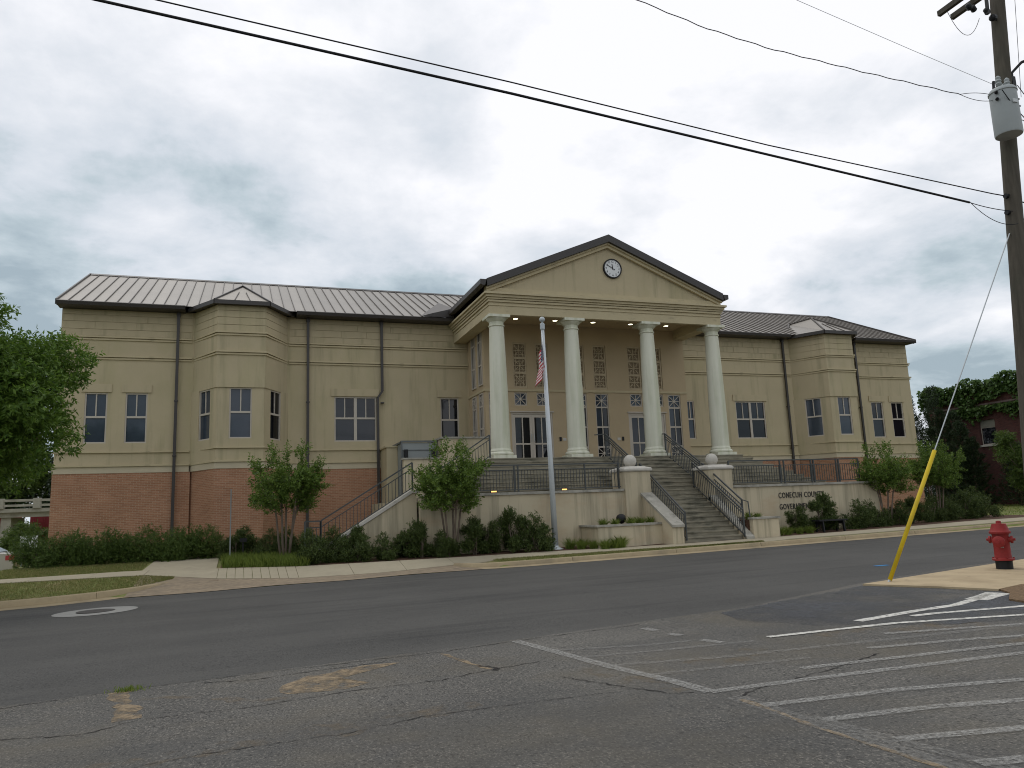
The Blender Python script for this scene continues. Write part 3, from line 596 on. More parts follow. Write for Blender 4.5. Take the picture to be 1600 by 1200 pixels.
wall_faces(mb, FS, 0, 2.5, 3.4, 10.3, [(a, b, 7.15, 9.75) for a, b in side] + [(a, b, 3.95, 6.79) for a, b in side])
mb.quad((20.18, 31.5, 3.4), (20.18, 34, 3.4), (20.18, 34, 10.3), (20.18, 31.5, 10.3)); mb.build('entrance_wall', ENTRY, B)
for a, b in tallx: window(FE, a, b, 3.76, 6.79, [('s', .55), ('p', .84), ('p', .84), ('s', .9)], [1, 1, 0, 2, 0, 0], fw=.045)
for i, (a, b) in enumerate(starx): window(FE, a, b, 6.21, 6.80, 'star', [1, 0, 1, 1][i], fw=.045)
FSW = F((9.955, D), (0, -1), (-1, 0))
for a, b in side: window(FSW, a, b, 7.15, 9.75, [('p', .55), ('p', 1.0), ('p', 1.2)], 0, fw=.05); window(FSW, a, b, 3.95, 6.79, [('s', .5), ('p', .9), ('p', 1.6)], [0, 2], fw=.05)
mb = MB()
mb.boxf(FE, 10.04-.04, 20.18, 6.84, 6.94, -0.02, 0.05); mb.boxf(FS, 0, 2.5, 6.842, 6.938, -0.02, 0.045)
for a, b in tallx[1:3]: mb.boxf(FE, a-.08, b+.08, 6.80, 6.838, -0.02, 0.03)
mb.build('string_course', TRIM, B)
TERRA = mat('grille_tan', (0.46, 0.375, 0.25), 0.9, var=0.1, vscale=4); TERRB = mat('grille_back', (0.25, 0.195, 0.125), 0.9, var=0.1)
gm = None
for a, b in grx:
    if gm is None:
        mb = MB(); w = b-a
        mb.boxf(FE, a, b, 7.0, 7.08, -.10, -.02); mb.boxf(FE, a, b, 8.99, 9.07, -.10, -.02)
        for z in (7.64, 8.31): mb.boxf(FE, a+.06, b-.06, z, z+.1, -.10, -.03)
        mb.boxf(FE, a, a+.06, 7.08, 8.99, -.10, -.021); mb.boxf(FE, b-.06, b, 7.08, 8.99, -.10, -.021)
        for z0, z1 in ((7.08, 7.64), (7.74, 8.31), (8.41, 8.99)):
            u0, u1 = a+.06, b-.06; uc, zc_ = (u0+u1)/2, (z0+z1)/2; q = .17
            bars(mb, FE, (u0, zc_), (u1, zc_), .035, -.1, -.05); bars(mb, FE, (uc, z0), (uc, z1), .035, -.1, -.052)
            for s in (1, -1):
                for t in (1, -1):
                    bars(mb, FE, (uc+s*.05, zc_+t*.05), (uc+s*(u1-u0)/2, zc_+t*(z1-z0)/2), .03, -.1, -.054)
                    bars(mb, FE, (uc+s*q, zc_+t*.03), (uc+s*q, zc_+t*(z1-z0)/2), .025, -.1, -.056)
                    bars(mb, FE, (uc+s*.03, zc_+t*q), (uc+s*(u1-u0)/2, zc_+t*q), .025, -.1, -.058)
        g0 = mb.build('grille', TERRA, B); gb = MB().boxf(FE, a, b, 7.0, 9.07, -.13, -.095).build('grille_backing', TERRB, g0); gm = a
    else:
        dx = a-gm; g1 = link(bpy.data.objects.new('grille', g0.data), B, ORG[g0.name]+Vector((dx, 0, 0))); g1.scale = ((b-a)/0.65, 1, 1); link(bpy.data.objects.new('grille_backing', gb.data), g1, ORG[gb.name]+Vector((dx, 0, 0)))
for di, (a, b) in enumerate(doorx):
    mb = MB(); mb.boxf(FE, a, a+.07, FLOOR, 5.9, -.11, -.02); mb.boxf(FE, b-.07, b, FLOOR, 5.9, -.11, -.02); mb.boxf(FE, a+.07, b-.07, 5.82, 5.9, -.11, -.021); mb.boxf(FE, a-.06, b+.06, 5.905, 5.96, -.02, .05)
    mb.build('door_frame', FRAME, B); m_ = (a+b)/2
    for s, (u0, u1) in enumerate(((a+.075, m_-.004), (m_+.004, b-.075))):
        z0, z1 = FLOOR+.01, 5.815; d = MB()
        d.boxf(FE, u0, u0+.11, z0, z1, -.10, -.05); d.boxf(FE, u1-.11, u1, z0, z1, -.10, -.05)
        for c, e_ in ((z0, z0+.12), (4.48, 4.55), (z1-.13, z1)): d.boxf(FE, u0+.11, u1-.11, c, e_, -.10, -.052)
        um = (u0+u1)/2; d.boxf(FE, um-.025, um+.025, z0+.12, z1-.13, -.10, -.055); dr = d.build('door', FRAME, B)
        for c, e_ in ((z0+.12, 4.48), (4.55, z1-.13)):
            for p, q in ((u0+.11, um-.025), (um+.025, u1-.11)): MB().boxf(FE, p-.002, q+.002, c-.002, e_+.002, -.092, -.08).build('pane', GL[0 if (di == 0) else 2], dr)
        hx = u1-.055 if s == 0 else u0+.055
        MB().tube([FE.p(hx, 4.62, -.05), FE.p(hx, 4.62, .0), FE.p(hx, 4.95, .0), FE.p(hx, 4.95, -.05)], .014, 6).build('handle', STEEL, dr)
for x in (13.5, 16.62):
    MB().boxf(FE, x-.05, x+.05, 4.62, 4.80, 0, .03).build('card_reader', BLACK, B); MB().boxf(FE, x+.12 if x < 14 else x-.28, x+.28 if x < 14 else x-.12, 4.64, 4.76, 0, .012).build('notice_plate', mat('plate', (.55, .53, .48), .6), B)
# portico: entablature, cornice, pediment, ceiling
PX0, PX1, PY = 9.37, 20.28, 28.45
C0 = (PX0+PX1)/2
mb = MB(); mb.box(PX0, PX1, PY, PY+.2, 9.48, 9.98); mb.box(PX0, PX0+.6, PY+.2, 33.99, 9.48, 9.98); mb.box(PX1-.6, PX1, PY+.2, 33.99, 9.48, 9.98)
mb.box(PX0+.04, PX1-.04, PY+.04, 34, 9.981, 10.6); mb.build('entablature', TRIM, B)
def molding(z0, z1, d):
    mb = MB(); mb.box(PX0-d, PX1+d, PY-d, PY+.1, z0, z1); mb.box(PX0-d, PX0+.1, PY+.1, 34-.05, z0+.001, z1-.001); mb.box(PX1-.1, PX1+d, PY+.1, 34-.05, z0+.001, z1-.001); return mb.build('cornice_molding', TRIM, B)
molding(9.84, 9.90, .03); molding(9.985, 10.07, .06); molding(10.09, 10.16, .10); molding(10.17, 10.27, .16); molding(10.275, 10.36, .24)
MB().box(PX0+.601, PX1-.601, PY+.201, 31.49, CZ, CZ+.05).build('ceiling', ENTRY, B)
mb = MB(); mb.box(PX0+.601, 10.03, 31.5, 33.99, CZ, CZ+.05); mb.build('ceiling', ENTRY, B)
PK, PE = 13.22, 10.93                       # roof edge at the peak and at the eaves
MB().prism([(PX0-.05, PY+.12, 10.362), (PX1+.05, PY+.12, 10.362), (PX1+.05, PY+.12, 10.72), (C0, PY+.12, PK-.25), (PX0-.05, PY+.12, 10.72)], (0, .35, 0)).build('pediment', STUCCO, B)
def rake(name, m, lo, hi, y0, y1, ext):
    for s in (-1, 1):
        xe = C0+s*((PX1-PX0)/2+ext); k = (PK-PE)/((PX1-PX0)/2+.05)
        ze = PE-(ext-.05)*k
        pts = [(xe, y0, ze-hi), (C0, y0, PK-hi), (C0, y0, PK-lo), (xe, y0, ze-lo)]
        MB().prism(pts, (0, y1-y0, 0)).build(name, m, B)
rake('rake_molding', TRIM, .33, .53, PY-.02, PY+.1, .08); rake('rake_molding', TRIM, .325, .40, PY-.10, PY-.021, .12)
rake('roof_fascia', BRONZE, 0.0, .32, PY-.22, PY-.12, .12)
rake('portico_roof', RIB, -.0, .10, PY-.118, 39.0, .20)
for X, s in ((PX0-.30, -1), (PX1+.30, 1)):
    MB().prism([(X, PY-.2, 10.62), (X+s*.1, PY-.2, 10.66), (X+s*.1, PY-.2, 10.86), (X-s*.16, PY-.2, 10.86), (X-s*.1, PY-.2, 10.62)], (0, 33.9-PY, 0)).build('gutter', BRONZE, B)
for X, q in ((PX0-.16, -1), (PX1+.16, 1)):
    MB().prism([(X+q*1.55, 33.22, 10.535), (X, 33.22, 10.535), (X, 33.22, 10.98)], (0, .03, 0)).build('valley_flashing', BRONZE, B)
    MB().add([(X+q*1.55, 33.25, 10.56), (X, 33.25, 10.98), (X, 36.0, 12.0)], [(0, 1, 2)]).build('valley_flashing', RIB, B)
# columns
colX = [9.77, 13.08, 16.69, 20.0]; cy = 28.83
prof = [(.39, 0.0)]
for t in np.linspace(0, 1, 12): prof.append((.385-.095*t**1.7, .25+t*5.15))
c0 = None
for x in colX:
    if c0 is None:
        sh = MB().lathe((x, cy, FLOOR+.16), [(r, h) for r, h in prof[1:]], 32); 
        c0 = smooth_by_angle(sh.build('column', WHITE, B))
        bs = MB().box(x-.48, x+.48, cy-.48, cy+.48, FLOOR, FLOOR+.13); bs.lathe((x, cy, FLOOR+.131), [(.47, 0), (.50, .04), (.50, .09), (.46, .13), (.42, .15), (.43, .19), (.41, .24), (.385, .28)], 32)
        cb = smooth_by_angle(bs.build('column_base', WHITE, c0))
        zt_ = FLOOR+.16+5.40
        cp = MB().lathe((x, cy, zt_), [(.29, -.2), (.33, -.18), (.33, -.14), (.295, -.12), (.295, 0), (.33, .03), (.40, .10), (.43, .14), (.43, .15)], 32); cp.box(x-.45, x+.45, cy-.45, cy+.45, zt_+.151, 9.478)
        cc = smooth_by_angle(cp.build('capital', WHITE, c0))
    else:
        d = Vector((x-colX[0], 0, 0)); c1 = link(bpy.data.objects.new('column', c0.data), B, ORG[c0.name]+d)
        link(bpy.data.objects.new('column_base', cb.data), c1, ORG[cb.name]+d); link(bpy.data.objects.new('capital', cc.data), c1, ORG[cc.name]+d)
LAMP = emis('soffit_lamp', (1.0, 0.93, 0.62), 4.5)
for x in (11.18, 13.04, 14.9, 16.75, 18.62):
    f = MB().lathe((x*1.0+.12*(1 if x > 15 else .6), 30.55, CZ-.012), [(.15, .011), (.15, .0), (.11, .0), (.11, .011)], 20).build('recessed_light', BRONZE, B)
    MB().lathe((x*1.0+.12*(1 if x > 15 else .6), 30.55, CZ-.011), [(.105, 0), (.105, .004)], 20).build('lamp', LAMP, f)
# clock
ckc = Vector((15.06, PY+.12, 11.79)); CLK = mat('clock_white', (.72, .73, .72), .5, var=.03)
ck = MB().lathe(ckc, [(.0, .0), (.44, .0), (.44, .05), (.435, .09), (.39, .09), (.385, .055)], 40, axis=(0, -1, 0)).build('clock', BLACK, B); smooth_by_angle(ck)
MB().lathe(ckc, [(.386, .02), (.386, .062), (0, .062)], 40, axis=(0, -1, 0)).build('clock_face', CLK, ck)
def text_mesh(s, size, ext, align='CENTER'):
    cu = bpy.data.curves.new('txt', 'FONT'); cu.body = s; cu.size = size; cu.extrude = ext; cu.align_x = align; cu.align_y = 'CENTER'; cu.resolution_u = 2
    o = bpy.data.objects.new('txt', cu); COL.objects.link(o); dg = bpy.context.evaluated_depsgraph_get()
    me = bpy.data.meshes.new_from_object(o.evaluated_get(dg)); bpy.data.objects.remove(o); return me
for h_ in range(1, 13):
    me = text_mesh(str(h_), .13, .002); me.materials.clear(); me.materials.append(BLACK); a = h_*math.pi/6
    o = bpy.data.objects.new('numeral', me); link(o, ck, ckc+Vector((.305*math.sin(a), -.066, .305*math.cos(a)))); o.rotation_euler = (math.pi/2, 0, 0)
FC = F((ckc.x, ckc.y), (1, 0), (0, -1))
def hand(name, ang, L, w, d, tail):
    a = R_(ang); mb = MB(); bars(mb, FC, (-tail*math.sin(a), ckc.z-tail*math.cos(a)), (L*math.sin(a), ckc.z+L*math.cos(a)), w, d, d+.006); mb.build(name, BLACK, ck)
hand('hour_hand', -5, .2, .035, .068, .05); hand('minute_hand', -60, .31, .024, .076, .13)

# ------------------------------------------------------------------ terrace, steps, retaining walls
T = thing('entrance_terrace', 'cream stucco terrace with stone steps climbing to the columned porch', 'terrace', (15, 25, 0.3))
TZ = 2.2
mb = MB()
mb.box(5.62, 13.75, 25.0, 25.3, 0, 2.17); mb.box(17.0, 24.75, 25.0, 25.3, 0, 2.17)
mb.box(5.48, 5.8, 27.3, 33.9, 0, 2.16); mb.box(24.45, 24.752, 25.3, 33.9, 0, 2.16); mb.build('retaining_wall', CREAM, T)
mb = MB(); mb.box(5.72, 13.08, 24.94, 25.36, 2.171, 2.26); mb.box(17.62, 24.8, 24.94, 25.36, 2.171, 2.26); mb.box(24.4, 24.8, 25.361, 33.9, 2.171, 2.258); mb.build('coping', STONE, T)
mb = MB(); mb.box(5.8, 14.1, 25.3, 33.9, 1.9, TZ); mb.box(16.65, 24.45, 25.3, 33.9, 1.9, TZ-.001); mb.build('terrace_floor', STEP, T)
for k in range(0, 9):                       # podium steps on three sides; they carry on down the middle
    z = FLOOR-.1625*k; o = .285*k
    st = MB(); st.box(9.15-o, 20.65+o, 28.2-o, 33.9 if k < 9 else 28.2, z-.17, z-.045); st.box(9.13-o, 20.67+o, 28.17-o, 33.89, z-.045, z); st.build('step', STEP, T)
for k in range(0, 12):
    z = TZ - (TZ-.33)/11*k; y = 25.65-.255*k
    if z < .36: break
    st = MB(); st.box(14.16, 16.63, y, 28, z-.18, z-.045); st.box(14.16, 16.63, y-.03, 27.99, z-.045, z); st.build('step', STEP, T)
# pillars with stone balls
for x0, x1, bx in ((13.1, 14.14, 13.62), (16.64, 17.66, 17.15)):
    p = MB().box(x0, x1, 24.88, 25.9, .1, 2.86).build('pillar', CREAM, T)
    xm = (x0+x1)/2; w = (x1-x0)/2; cp = MB(); pr = [(w+.03, 2.862), (w+.06, 2.90), (w+.06, 2.96), (w+.02, 3.0), (w-.1, 3.03), (w-.14, 3.06)]
    vs = []; 
    for r, z in pr: vs += [(xm-r, 25.39-r, z), (xm+r, 25.39-r, z), (xm+r, 25.39+r, z), (xm-r, 25.39+r, z)]
    cp.add(vs, [(i*4+j, i*4+(j+1) % 4, (i+1)*4+(j+1) % 4, (i+1)*4+j) for i in range(5) for j in range(4)] + [(3, 2, 1, 0), (20, 21, 22, 23)]); cp.build('pillar_cap', CONC, p)
    MB().lathe((bx, 25.39, 3.27), [(.235*math.sin(t), -.235*math.cos(t)) for t in np.linspace(.0, math.pi, 17)], 28).build('stone_ball', CONC, p, smooth=True)
# cheek walls along the lower flight
for x0, x1 in ((13.72, 14.15), (16.64, 16.9)):
    hh = (2.16, .94) if x0 < 15 else (2.0, .42)
    MB().prism([(x0, 25.0, .1), (x0, 22.9, .1), (x0, 22.9, hh[1]-.08), (x0, 25.0, hh[0]-.1)], (x1-x0, 0, 0)).build('cheek_wall', CREAM, T)
    MB().prism([(x0-.03, 25.0, hh[0]-.09), (x0-.03, 22.84, hh[1]-.075), (x0-.03, 22.84, hh[1]+.01), (x0-.03, 25.0, hh[0])], (x1-x0+.05, 0, 0)).build('coping', STONE, T)
# planters
mb = MB(); mb.box(11.3, 13.72, 23.6, 23.8, .05, .97); mb.box(11.3, 11.5, 23.8, 25.0, .05, .969); mb.build('planter_wall', CREAM, T)
mb = MB(); mb.box(11.24, 13.715, 23.55, 23.84, .972, 1.04); mb.box(11.24, 11.54, 23.841, 25.0, .972, 1.038); mb.build('coping', STONE, T)
MB().box(11.5, 13.72, 23.8, 25, .3, .96).build('planter_soil', MULCH, T)
mb = MB(); mb.box(16.95, 18.05, 22.9, 23.1, .05, 1.0); mb.box(17.85, 18.05, 23.1, 25.0, .05, .999); mb.build('planter_wall', CREAM, T)
mb = MB(); mb.box(16.92, 18.1, 22.86, 23.14, 1.002, 1.07); mb.box(17.81, 18.1, 23.141, 25, 1.002, 1.068); mb.build('coping', STONE, T)
MB().box(16.9, 17.85, 23.1, 25, .3, .98).build('planter_soil', MULCH, T)
# left flight rising along the wall
mb = MB(); mb.prism([(2.25, 25.5, 0.0), (5.6, 25.5, 0.0), (5.6, 25.5, 2.34), (5.45, 25.5, 2.34), (2.25, 25.5, .40)], (0, .3, 0)); mb.build('stair_wall', CREAM, T)
MB().prism([(2.2, 25.45, .40), (2.2, 25.45, .50), (5.43, 25.45, 2.45), (5.7, 25.45, 2.45), (5.7, 25.45, 2.345), (5.45, 25.45, 2.345)], (0, .4, 0)).build('coping', CONC, T)
for k in range(11):
    z = .3+(TZ-.3)/12*(k+1); x = 2.3+.28*k; MB().box(x, 5.81, 25.8, 27.3, z-.16, z).build('step', STEP, T)
# parapets and the pier behind the left landing
mb = MB(); mb.box(6.28, 7.9, 30.9, 31.15, 2.2, 3.86); mb.box(7.9, 9.95, 30.9, 31.2, 2.2, 4.70); mb.box(7.9, 8.15, 31.2, 34, 2.2, 4.699); mb.build('parapet', CREAM, T)
mb = MB(); mb.box(6.22, 7.89, 30.85, 31.2, 3.862, 3.93); mb.box(7.85, 10.0, 30.85, 31.25, 4.702, 4.78); mb.box(7.85, 8.2, 31.251, 34, 4.702, 4.778); mb.build('coping', STONE, T)
mb = MB(); mb.box(5.88, 6.35, 32.5, 33.95, .3, 4.50); mb.build('pier', STUCCO, T)
MB().box(5.83, 6.4, 32.45, 33.95, 4.501, 4.57).build('coping', STUCCO, T)

# wheelchair lift
lf = thing('platform_lift', 'grey metal platform lift enclosure behind the parapet left of the portico', 'lift', (6.8, 32, 2.2))
mb = MB(); mb.box(6.36, 7.86, 31.6, 31.64, 3.9, 4.6); mb.box(6.36, 6.40, 31.64, 33.4, 2.3, 4.6); mb.build('panel', GREYM, lf)
mb = MB(); 
for x in (6.34, 7.84): mb.box(x-.03, x+.03, 31.55, 31.61, 2.2, 4.68)
mb.box(6.31, 7.87, 31.54, 31.62, 4.62, 4.70); mb.box(6.30, 6.38, 31.62, 33.4, 4.60, 4.67); mb.box(6.37, 7.81, 31.57, 31.6, 4.28, 4.32); mb.build('frame', mat('lift_frame', (.13, .14, .14), .5), lf)
for x in (6.42, 7.6): MB().box(x, x+.16, 31.42, 31.53, 3.8, 4.32).build('control_box', BLACK, lf)

# ------------------------------------------------------------------ railings
def railing(label, a, b, h=.95, nb=None, posts=None, group='dark metal railings', gap=.2, loops=True, base=0.08, ext=False):
    a, b = Vector(a), Vector(b); r = thing('railing', label, 'railing', tuple(a), group); L = (b-a).length
    U = Vector((0, 0, 1)); n = nb or int(math.hypot(b.x-a.x, b.y-a.y)/.115)
    MB().bar(a+U*h, b+U*h, .045, .045).build('top_rail', RAILM, r)
    if n > 0:
        MB().bar(a+U*(h-gap), b+U*(h-gap), .03, .03).build('middle_rail', RAILM, r); MB().bar(a+U*base, b+U*base, .03, .03).build('bottom_rail', RAILM, r)
        ref = None
        for i in range(1, n):
            p = a.lerp(b, i/n)
            if ref is None:
                o = MB().bar(p+U*base, p+U*(h-gap), .018, .018).build('baluster', RAILM, r); ref = o.data; off = ORG[o.name]-p
            else: link(bpy.data.objects.new('baluster', ref), r, p+off)
    for t in (posts if posts else [0, 1]):
        p = a.lerp(b, t); MB().bar(p, p+U*(h+.0), .05, .05).build('post', RAILM, r)
    return r
railing('long dark metal railing on the retaining wall left of the centre stairs', (6.0, 25.15, 2.26), (13.06, 25.15, 2.26), .93, posts=[0, .2, .42, .44, .63, .8, .99], gap=.17)
railing('dark metal railing on the retaining wall right of the centre stairs', (17.72, 25.15, 2.26), (24.0, 25.15, 2.26), .93, posts=[0, .38, .41, .62, .64, .82, .84, 1], gap=.2)
railing('dark metal railing along the left side stairs', (2.5, 25.65, .64), (5.5, 25.65, 2.45), .92, gap=.2)
railing('short handrail level at the foot of the left side stairs', (2.0, 25.65, .3), (2.48, 25.65, .3), 1.25, nb=0)
railing('dark railing rising left of the first white column', (7.0, 28.35, 2.3), (9.15, 28.35, 3.68), .90, gap=.18)
railing('dark railing down the left edge of the centre stairs', (14.3, 25.9, 2.25), (14.3, 23.0, .40), .95, gap=.12)
railing('dark railing down the right edge of the centre stairs', (16.6, 25.9, 2.25), (16.6, 22.95, .40), .95, gap=.12)
railing('upper handrail beside the left stone ball', (14.2, 28.45, 3.66), (14.2, 26.0, 2.3), .95, nb=0)
railing('upper handrail beside the right stone ball', (17.0, 28.45, 3.66), (17.0, 26.0, 2.3), .95, nb=0)
for o in [o for o in bpy.data.objects if o.get('label', '').startswith('upper handrail')]:
    x = ORG[o.name].x; mb = MB(); mb.bar((x, 28.45, 4.50), (x, 26.0, 3.14), .035, .035); mb.bar((x-.02, 28.45, 4.60), (x-.35 if x < 15 else x-.32, 28.75, 4.60), .04, .04); mb.build('lower_rail', RAILM, o)
hr = railing('outer handrail above the right planter ending in a level loop', (16.85, 25.6, 2.15), (16.85, 23.3, .70), 1.0, nb=0)
MB().tube([(16.85, 23.3, 1.70), (16.85, 22.95, 1.62), (16.85, 22.9, 1.1)], .022, 6).build('end_loop', RAILM, hr)

# lettering on the right retaining wall
LT = mat('letter_bronze', (.055, .05, .045), .5)
def lettering(text, xs_, z, size, label):
    sg = thing('wall_lettering', label, 'lettering', (xs_, 24.99, z)); x = xs_
    for ch in text:
        if ch == ' ': x += size*.3; continue
        me = text_mesh(ch, size, .012, 'LEFT'); me.materials.clear(); me.materials.append(LT)
        w = max(v.co.x for v in me.vertices); o = bpy.data.objects.new('letter', me); link(o, sg, (x, 24.985, z)); o.rotation_euler = (math.pi/2, 0, 0); o.scale = (.68, 1.0, 1); x += w*.68+size*.075
lettering('CONECUH COUNTY', 19.78, 1.80, .31, 'dark raised letters CONECUH COUNTY on the cream wall')
lettering('GOVERNMENT CENTER', 19.78, 1.36, .31, 'dark raised letters GOVERNMENT CENTER, the lower line behind shrubs')

# small fittings
SL = emis('step_lamp', (1.0, .55, .16), 1.5)
for i, (x, y, z, lb) in enumerate([(8.45, 25.93, 2.33, 'small lit step light low on the terrace left of the flagpole'), (11.15, 25.93, 2.33, 'small lit step light low on the terrace right of the flagpole'), (14.17, 25.3, 2.55, 'small lit step light on the side of the left pillar'), (14.17, 23.2, .66, 'small lit step light near the foot of the centre stairs')]):
    s = thing('step_light', lb, 'light', (x, y, z), 'lit step lights')
    if i < 2: MB().box(x-.13, x+.13, y-.04, y, z-.055, z+.055).build('housing', BLACK, s); MB().box(x-.10, x+.10, y-.045, y-.041, z-.03, z+.03).build('lamp', SL, s)
    else: MB().box(x, x+.03, y-.13, y+.13, z-.055, z+.055).build('housing', BLACK, s); MB().box(x+.031, x+.035, y-.10, y+.10, z-.03, z+.03).build('lamp', SL, s)
sp = thing('spotlight', 'round black spotlight standing in the left planter', 'light', (12.55, 24.3, .96))
MB().lathe((12.55, 24.3, 1.2), [(0.0, -.16), (.1, -.13), (.16, -.05), (.17, .06), (.15, .10)], 18, axis=(.2, .6, .6)).build('lamp_housing', BLACK, sp, smooth=True)
MB().tube([(12.55, 24.3, .9), (12.55, 24.3, 1.1)], .025, 8).build('stem', BLACK, sp); MB().lathe((12.55, 24.3, 1.2), [(.145, .09), (.0, .1)], 18, axis=(.2, .6, .6)).build('lens', mat('lens', (.5, .52, .55), .1, spec=.8), sp)
ur = thing('ash_urn', 'black smoking urn with thin neck on the porch by the upper handrail', 'urn', (16.95, 29.3, FLOOR))
MB().lathe((16.95, 29.3, FLOOR), [(.2, 0), (.21, .06), (.16, .14), (.06, .22), (.035, .3), (.035, .85), (.05, .9), (.05, .95), (.0, .97)], 16).build('urn_body', BLACK, ur, smooth=True)
bn = thing('bench', 'low dark backless bench in front of the lettered wall', 'bench', (20.85, 23.55, .4))
bz = zt(20.8, 23.5)
for i in range(4): MB().box(20.2, 21.5, 23.34+i*.11, 23.43+i*.11, bz+.42, bz+.47).build('slat', BLACK, bn)
for x in (20.35, 21.3): MB().prism([(x, 23.36, bz+.42), (x, 23.76, bz+.42), (x, 23.80, bz), (x, 23.72, bz), (x, 23.66, bz+.3), (x, 23.44, bz+.3), (x, 23.40, bz), (x, 23.32, bz)], (.05, 0, 0)).build('leg', BLACK, bn)
pz = zt(-.25, 27.6)
ps = thing('sign_post', 'thin grey metal sign post standing beside the walkway', 'post', (-.25, 27.6, pz)); MB().box(-.27, -.23, 27.58, 27.62, pz-.1, 2.72).build('post', GREYM, ps); MB().box(-.262, -.238, 27.4, 27.56, 2.1, 2.7).build('sign_plate', GREYM, ps)
bl_ = thing('path_light', 'small dark box path light on a stem by the walkway', 'light', (0.15, 28.2, .45)); MB().box(.05, .28, 28.1, 28.3, .95, 1.08).build('lamp_box', BLACK, bl_); MB().box(.13, .18, 28.17, 28.22, .3, .95).build('stem', BLACK, bl_)

# ------------------------------------------------------------------ flagpole and flag
fp = thing('flagpole', 'tall pale grey tapered flagpole with a ball on top', 'flagpole', (10.12, 24.5, .28))
MB().tube([(10.12, 24.5, .25), (10.08, 24.5, 3.5), (10.02, 24.5, 7.9)], [.105, .088, .06], 16).build('pole', POLEW, fp, smooth=True)
MB().lathe((10.12, 24.5, .27), [(.26, 0), (.27, .03), (.2, .06), (.13, .09), (.11, .14)], 20).build('base_collar', POLEW, fp, smooth=True)
MB().lathe((10.02, 24.5, 7.9), [(.07, 0), (.085, .02), (.085, .2), (.05, .24), (.02, .28)], 14).build('truck', STEEL, fp); MB().lathe((10.02, 24.5, 8.27), [(.10*math.sin(t), -.10*math.cos(t)) for t in np.linspace(0, math.pi, 12)], 18).build('ball', STEEL, fp, smooth=True)
MB().tube([(9.93, 24.42, 7.95), (9.98, 24.40, 4.5), (10.02, 24.40, 1.4)], .006, 5).build('halyard', STEEL, fp)
FLG = bpy.data.materials.new('flag_cloth'); FLG.use_nodes = True; t = FLG.node_tree; b = t.nodes['Principled BSDF']; b.inputs['Roughness'].default_value = .8
uvn = t.nodes.new('ShaderNodeUVMap'); sp_ = t.nodes.new('ShaderNodeSeparateXYZ'); t.links.new(uvn.outputs[0], sp_.inputs[0])
def tm(op, a, b2):
    n = t.nodes.new('ShaderNodeMath'); n.operation = op
    for i, v in enumerate((a, b2)):
        if isinstance(v, (int, float)): n.inputs[i].default_value = v
        else: t.links.new(v, n.inputs[i])
    return n.outputs[0]
stripe = tm('GREATER_THAN', tm('MODULO', tm('MULTIPLY', sp_.outputs[1], 13), 2), 1.0)
canton = tm('MULTIPLY', tm('LESS_THAN', sp_.outputs[0], .4), tm('GREATER_THAN', sp_.outputs[1], 6/13))
m1 = t.nodes.new('ShaderNodeMix'); m1.data_type = 'RGBA'; m1.inputs[6].default_value = (.42, .02, .035, 1); m1.inputs[7].default_value = (.62, .6, .58, 1); t.links.new(stripe, m1.inputs[0])
vor = t.nodes.new('ShaderNodeTexVoronoi'); vor.inputs['Scale'].default_value = 1; vor.inputs['Randomness'].default_value = .1
mpp = t.nodes.new('ShaderNodeMapping'); mpp.inputs['Scale'].default_value = (22, 15, 1); t.links.new(uvn.outputs[0], mpp.inputs[0]); t.links.new(mpp.outputs[0], vor.inputs[0])
m3 = t.nodes.new('ShaderNodeMix'); m3.data_type = 'RGBA'; m3.inputs[6].default_value = (.018, .022, .07, 1); m3.inputs[7].default_value = (.6, .6, .6, 1); t.links.new(tm('LESS_THAN', vor.outputs['Distance'], .22), m3.inputs[0])
m2 = t.nodes.new('ShaderNodeMix'); m2.data_type = 'RGBA'; t.links.new(canton, m2.inputs[0]); t.links.new(m1.outputs[2], m2.inputs[6]); t.links.new(m3.outputs[2], m2.inputs[7]); t.links.new(m2.outputs[2], b.inputs['Base Color'])
NU, NV = 30, 24; fv = []; fuv = []
for j in range(NV+1):
    for i in range(NU+1):
        s, v = i/NU, j/NV                    # s along the fly, v down the hoist (v=0 top)
        x = -0.07 - .36*s*(.45+.55*v)*(1-.25*s) + .055*math.sin(9*s+2*v)*s**.5
        y = .17*math.sin(13*s+1.5*v)*min(1, s*3)*(.5+.5*v)
        z = 7.50 - .95*v - s*(.85-.15*v) - .03*math.sin(7*s)
        fv.append((10.02+x+.05*v, 24.42+y, z)); fuv.append((s, 1-v))
me = bpy.data.meshes.new('flag'); me.from_pydata(fv, [], [(j*(NU+1)+i, j*(NU+1)+i+1, (j+1)*(NU+1)+i+1, (j+1)*(NU+1)+i) for j in range(NV) for i in range(NU)])
ul = me.uv_layers.new(name='UVMap')
for l in me.loops: ul.data[l.index].uv = fuv[l.vertex_index]
me.polygons.foreach_set('use_smooth', [True]*len(me.polygons)); me.materials.append(FLG)
fo = bpy.data.objects.new('flag', me); COL.objects.link(fo); ORG['flag'] = Vector(); tag(fo, 'limp red white and blue flag hanging from the flagpole', 'flag')
sm_ = fo.modifiers.new('thick', 'SOLIDIFY'); sm_.thickness = .004

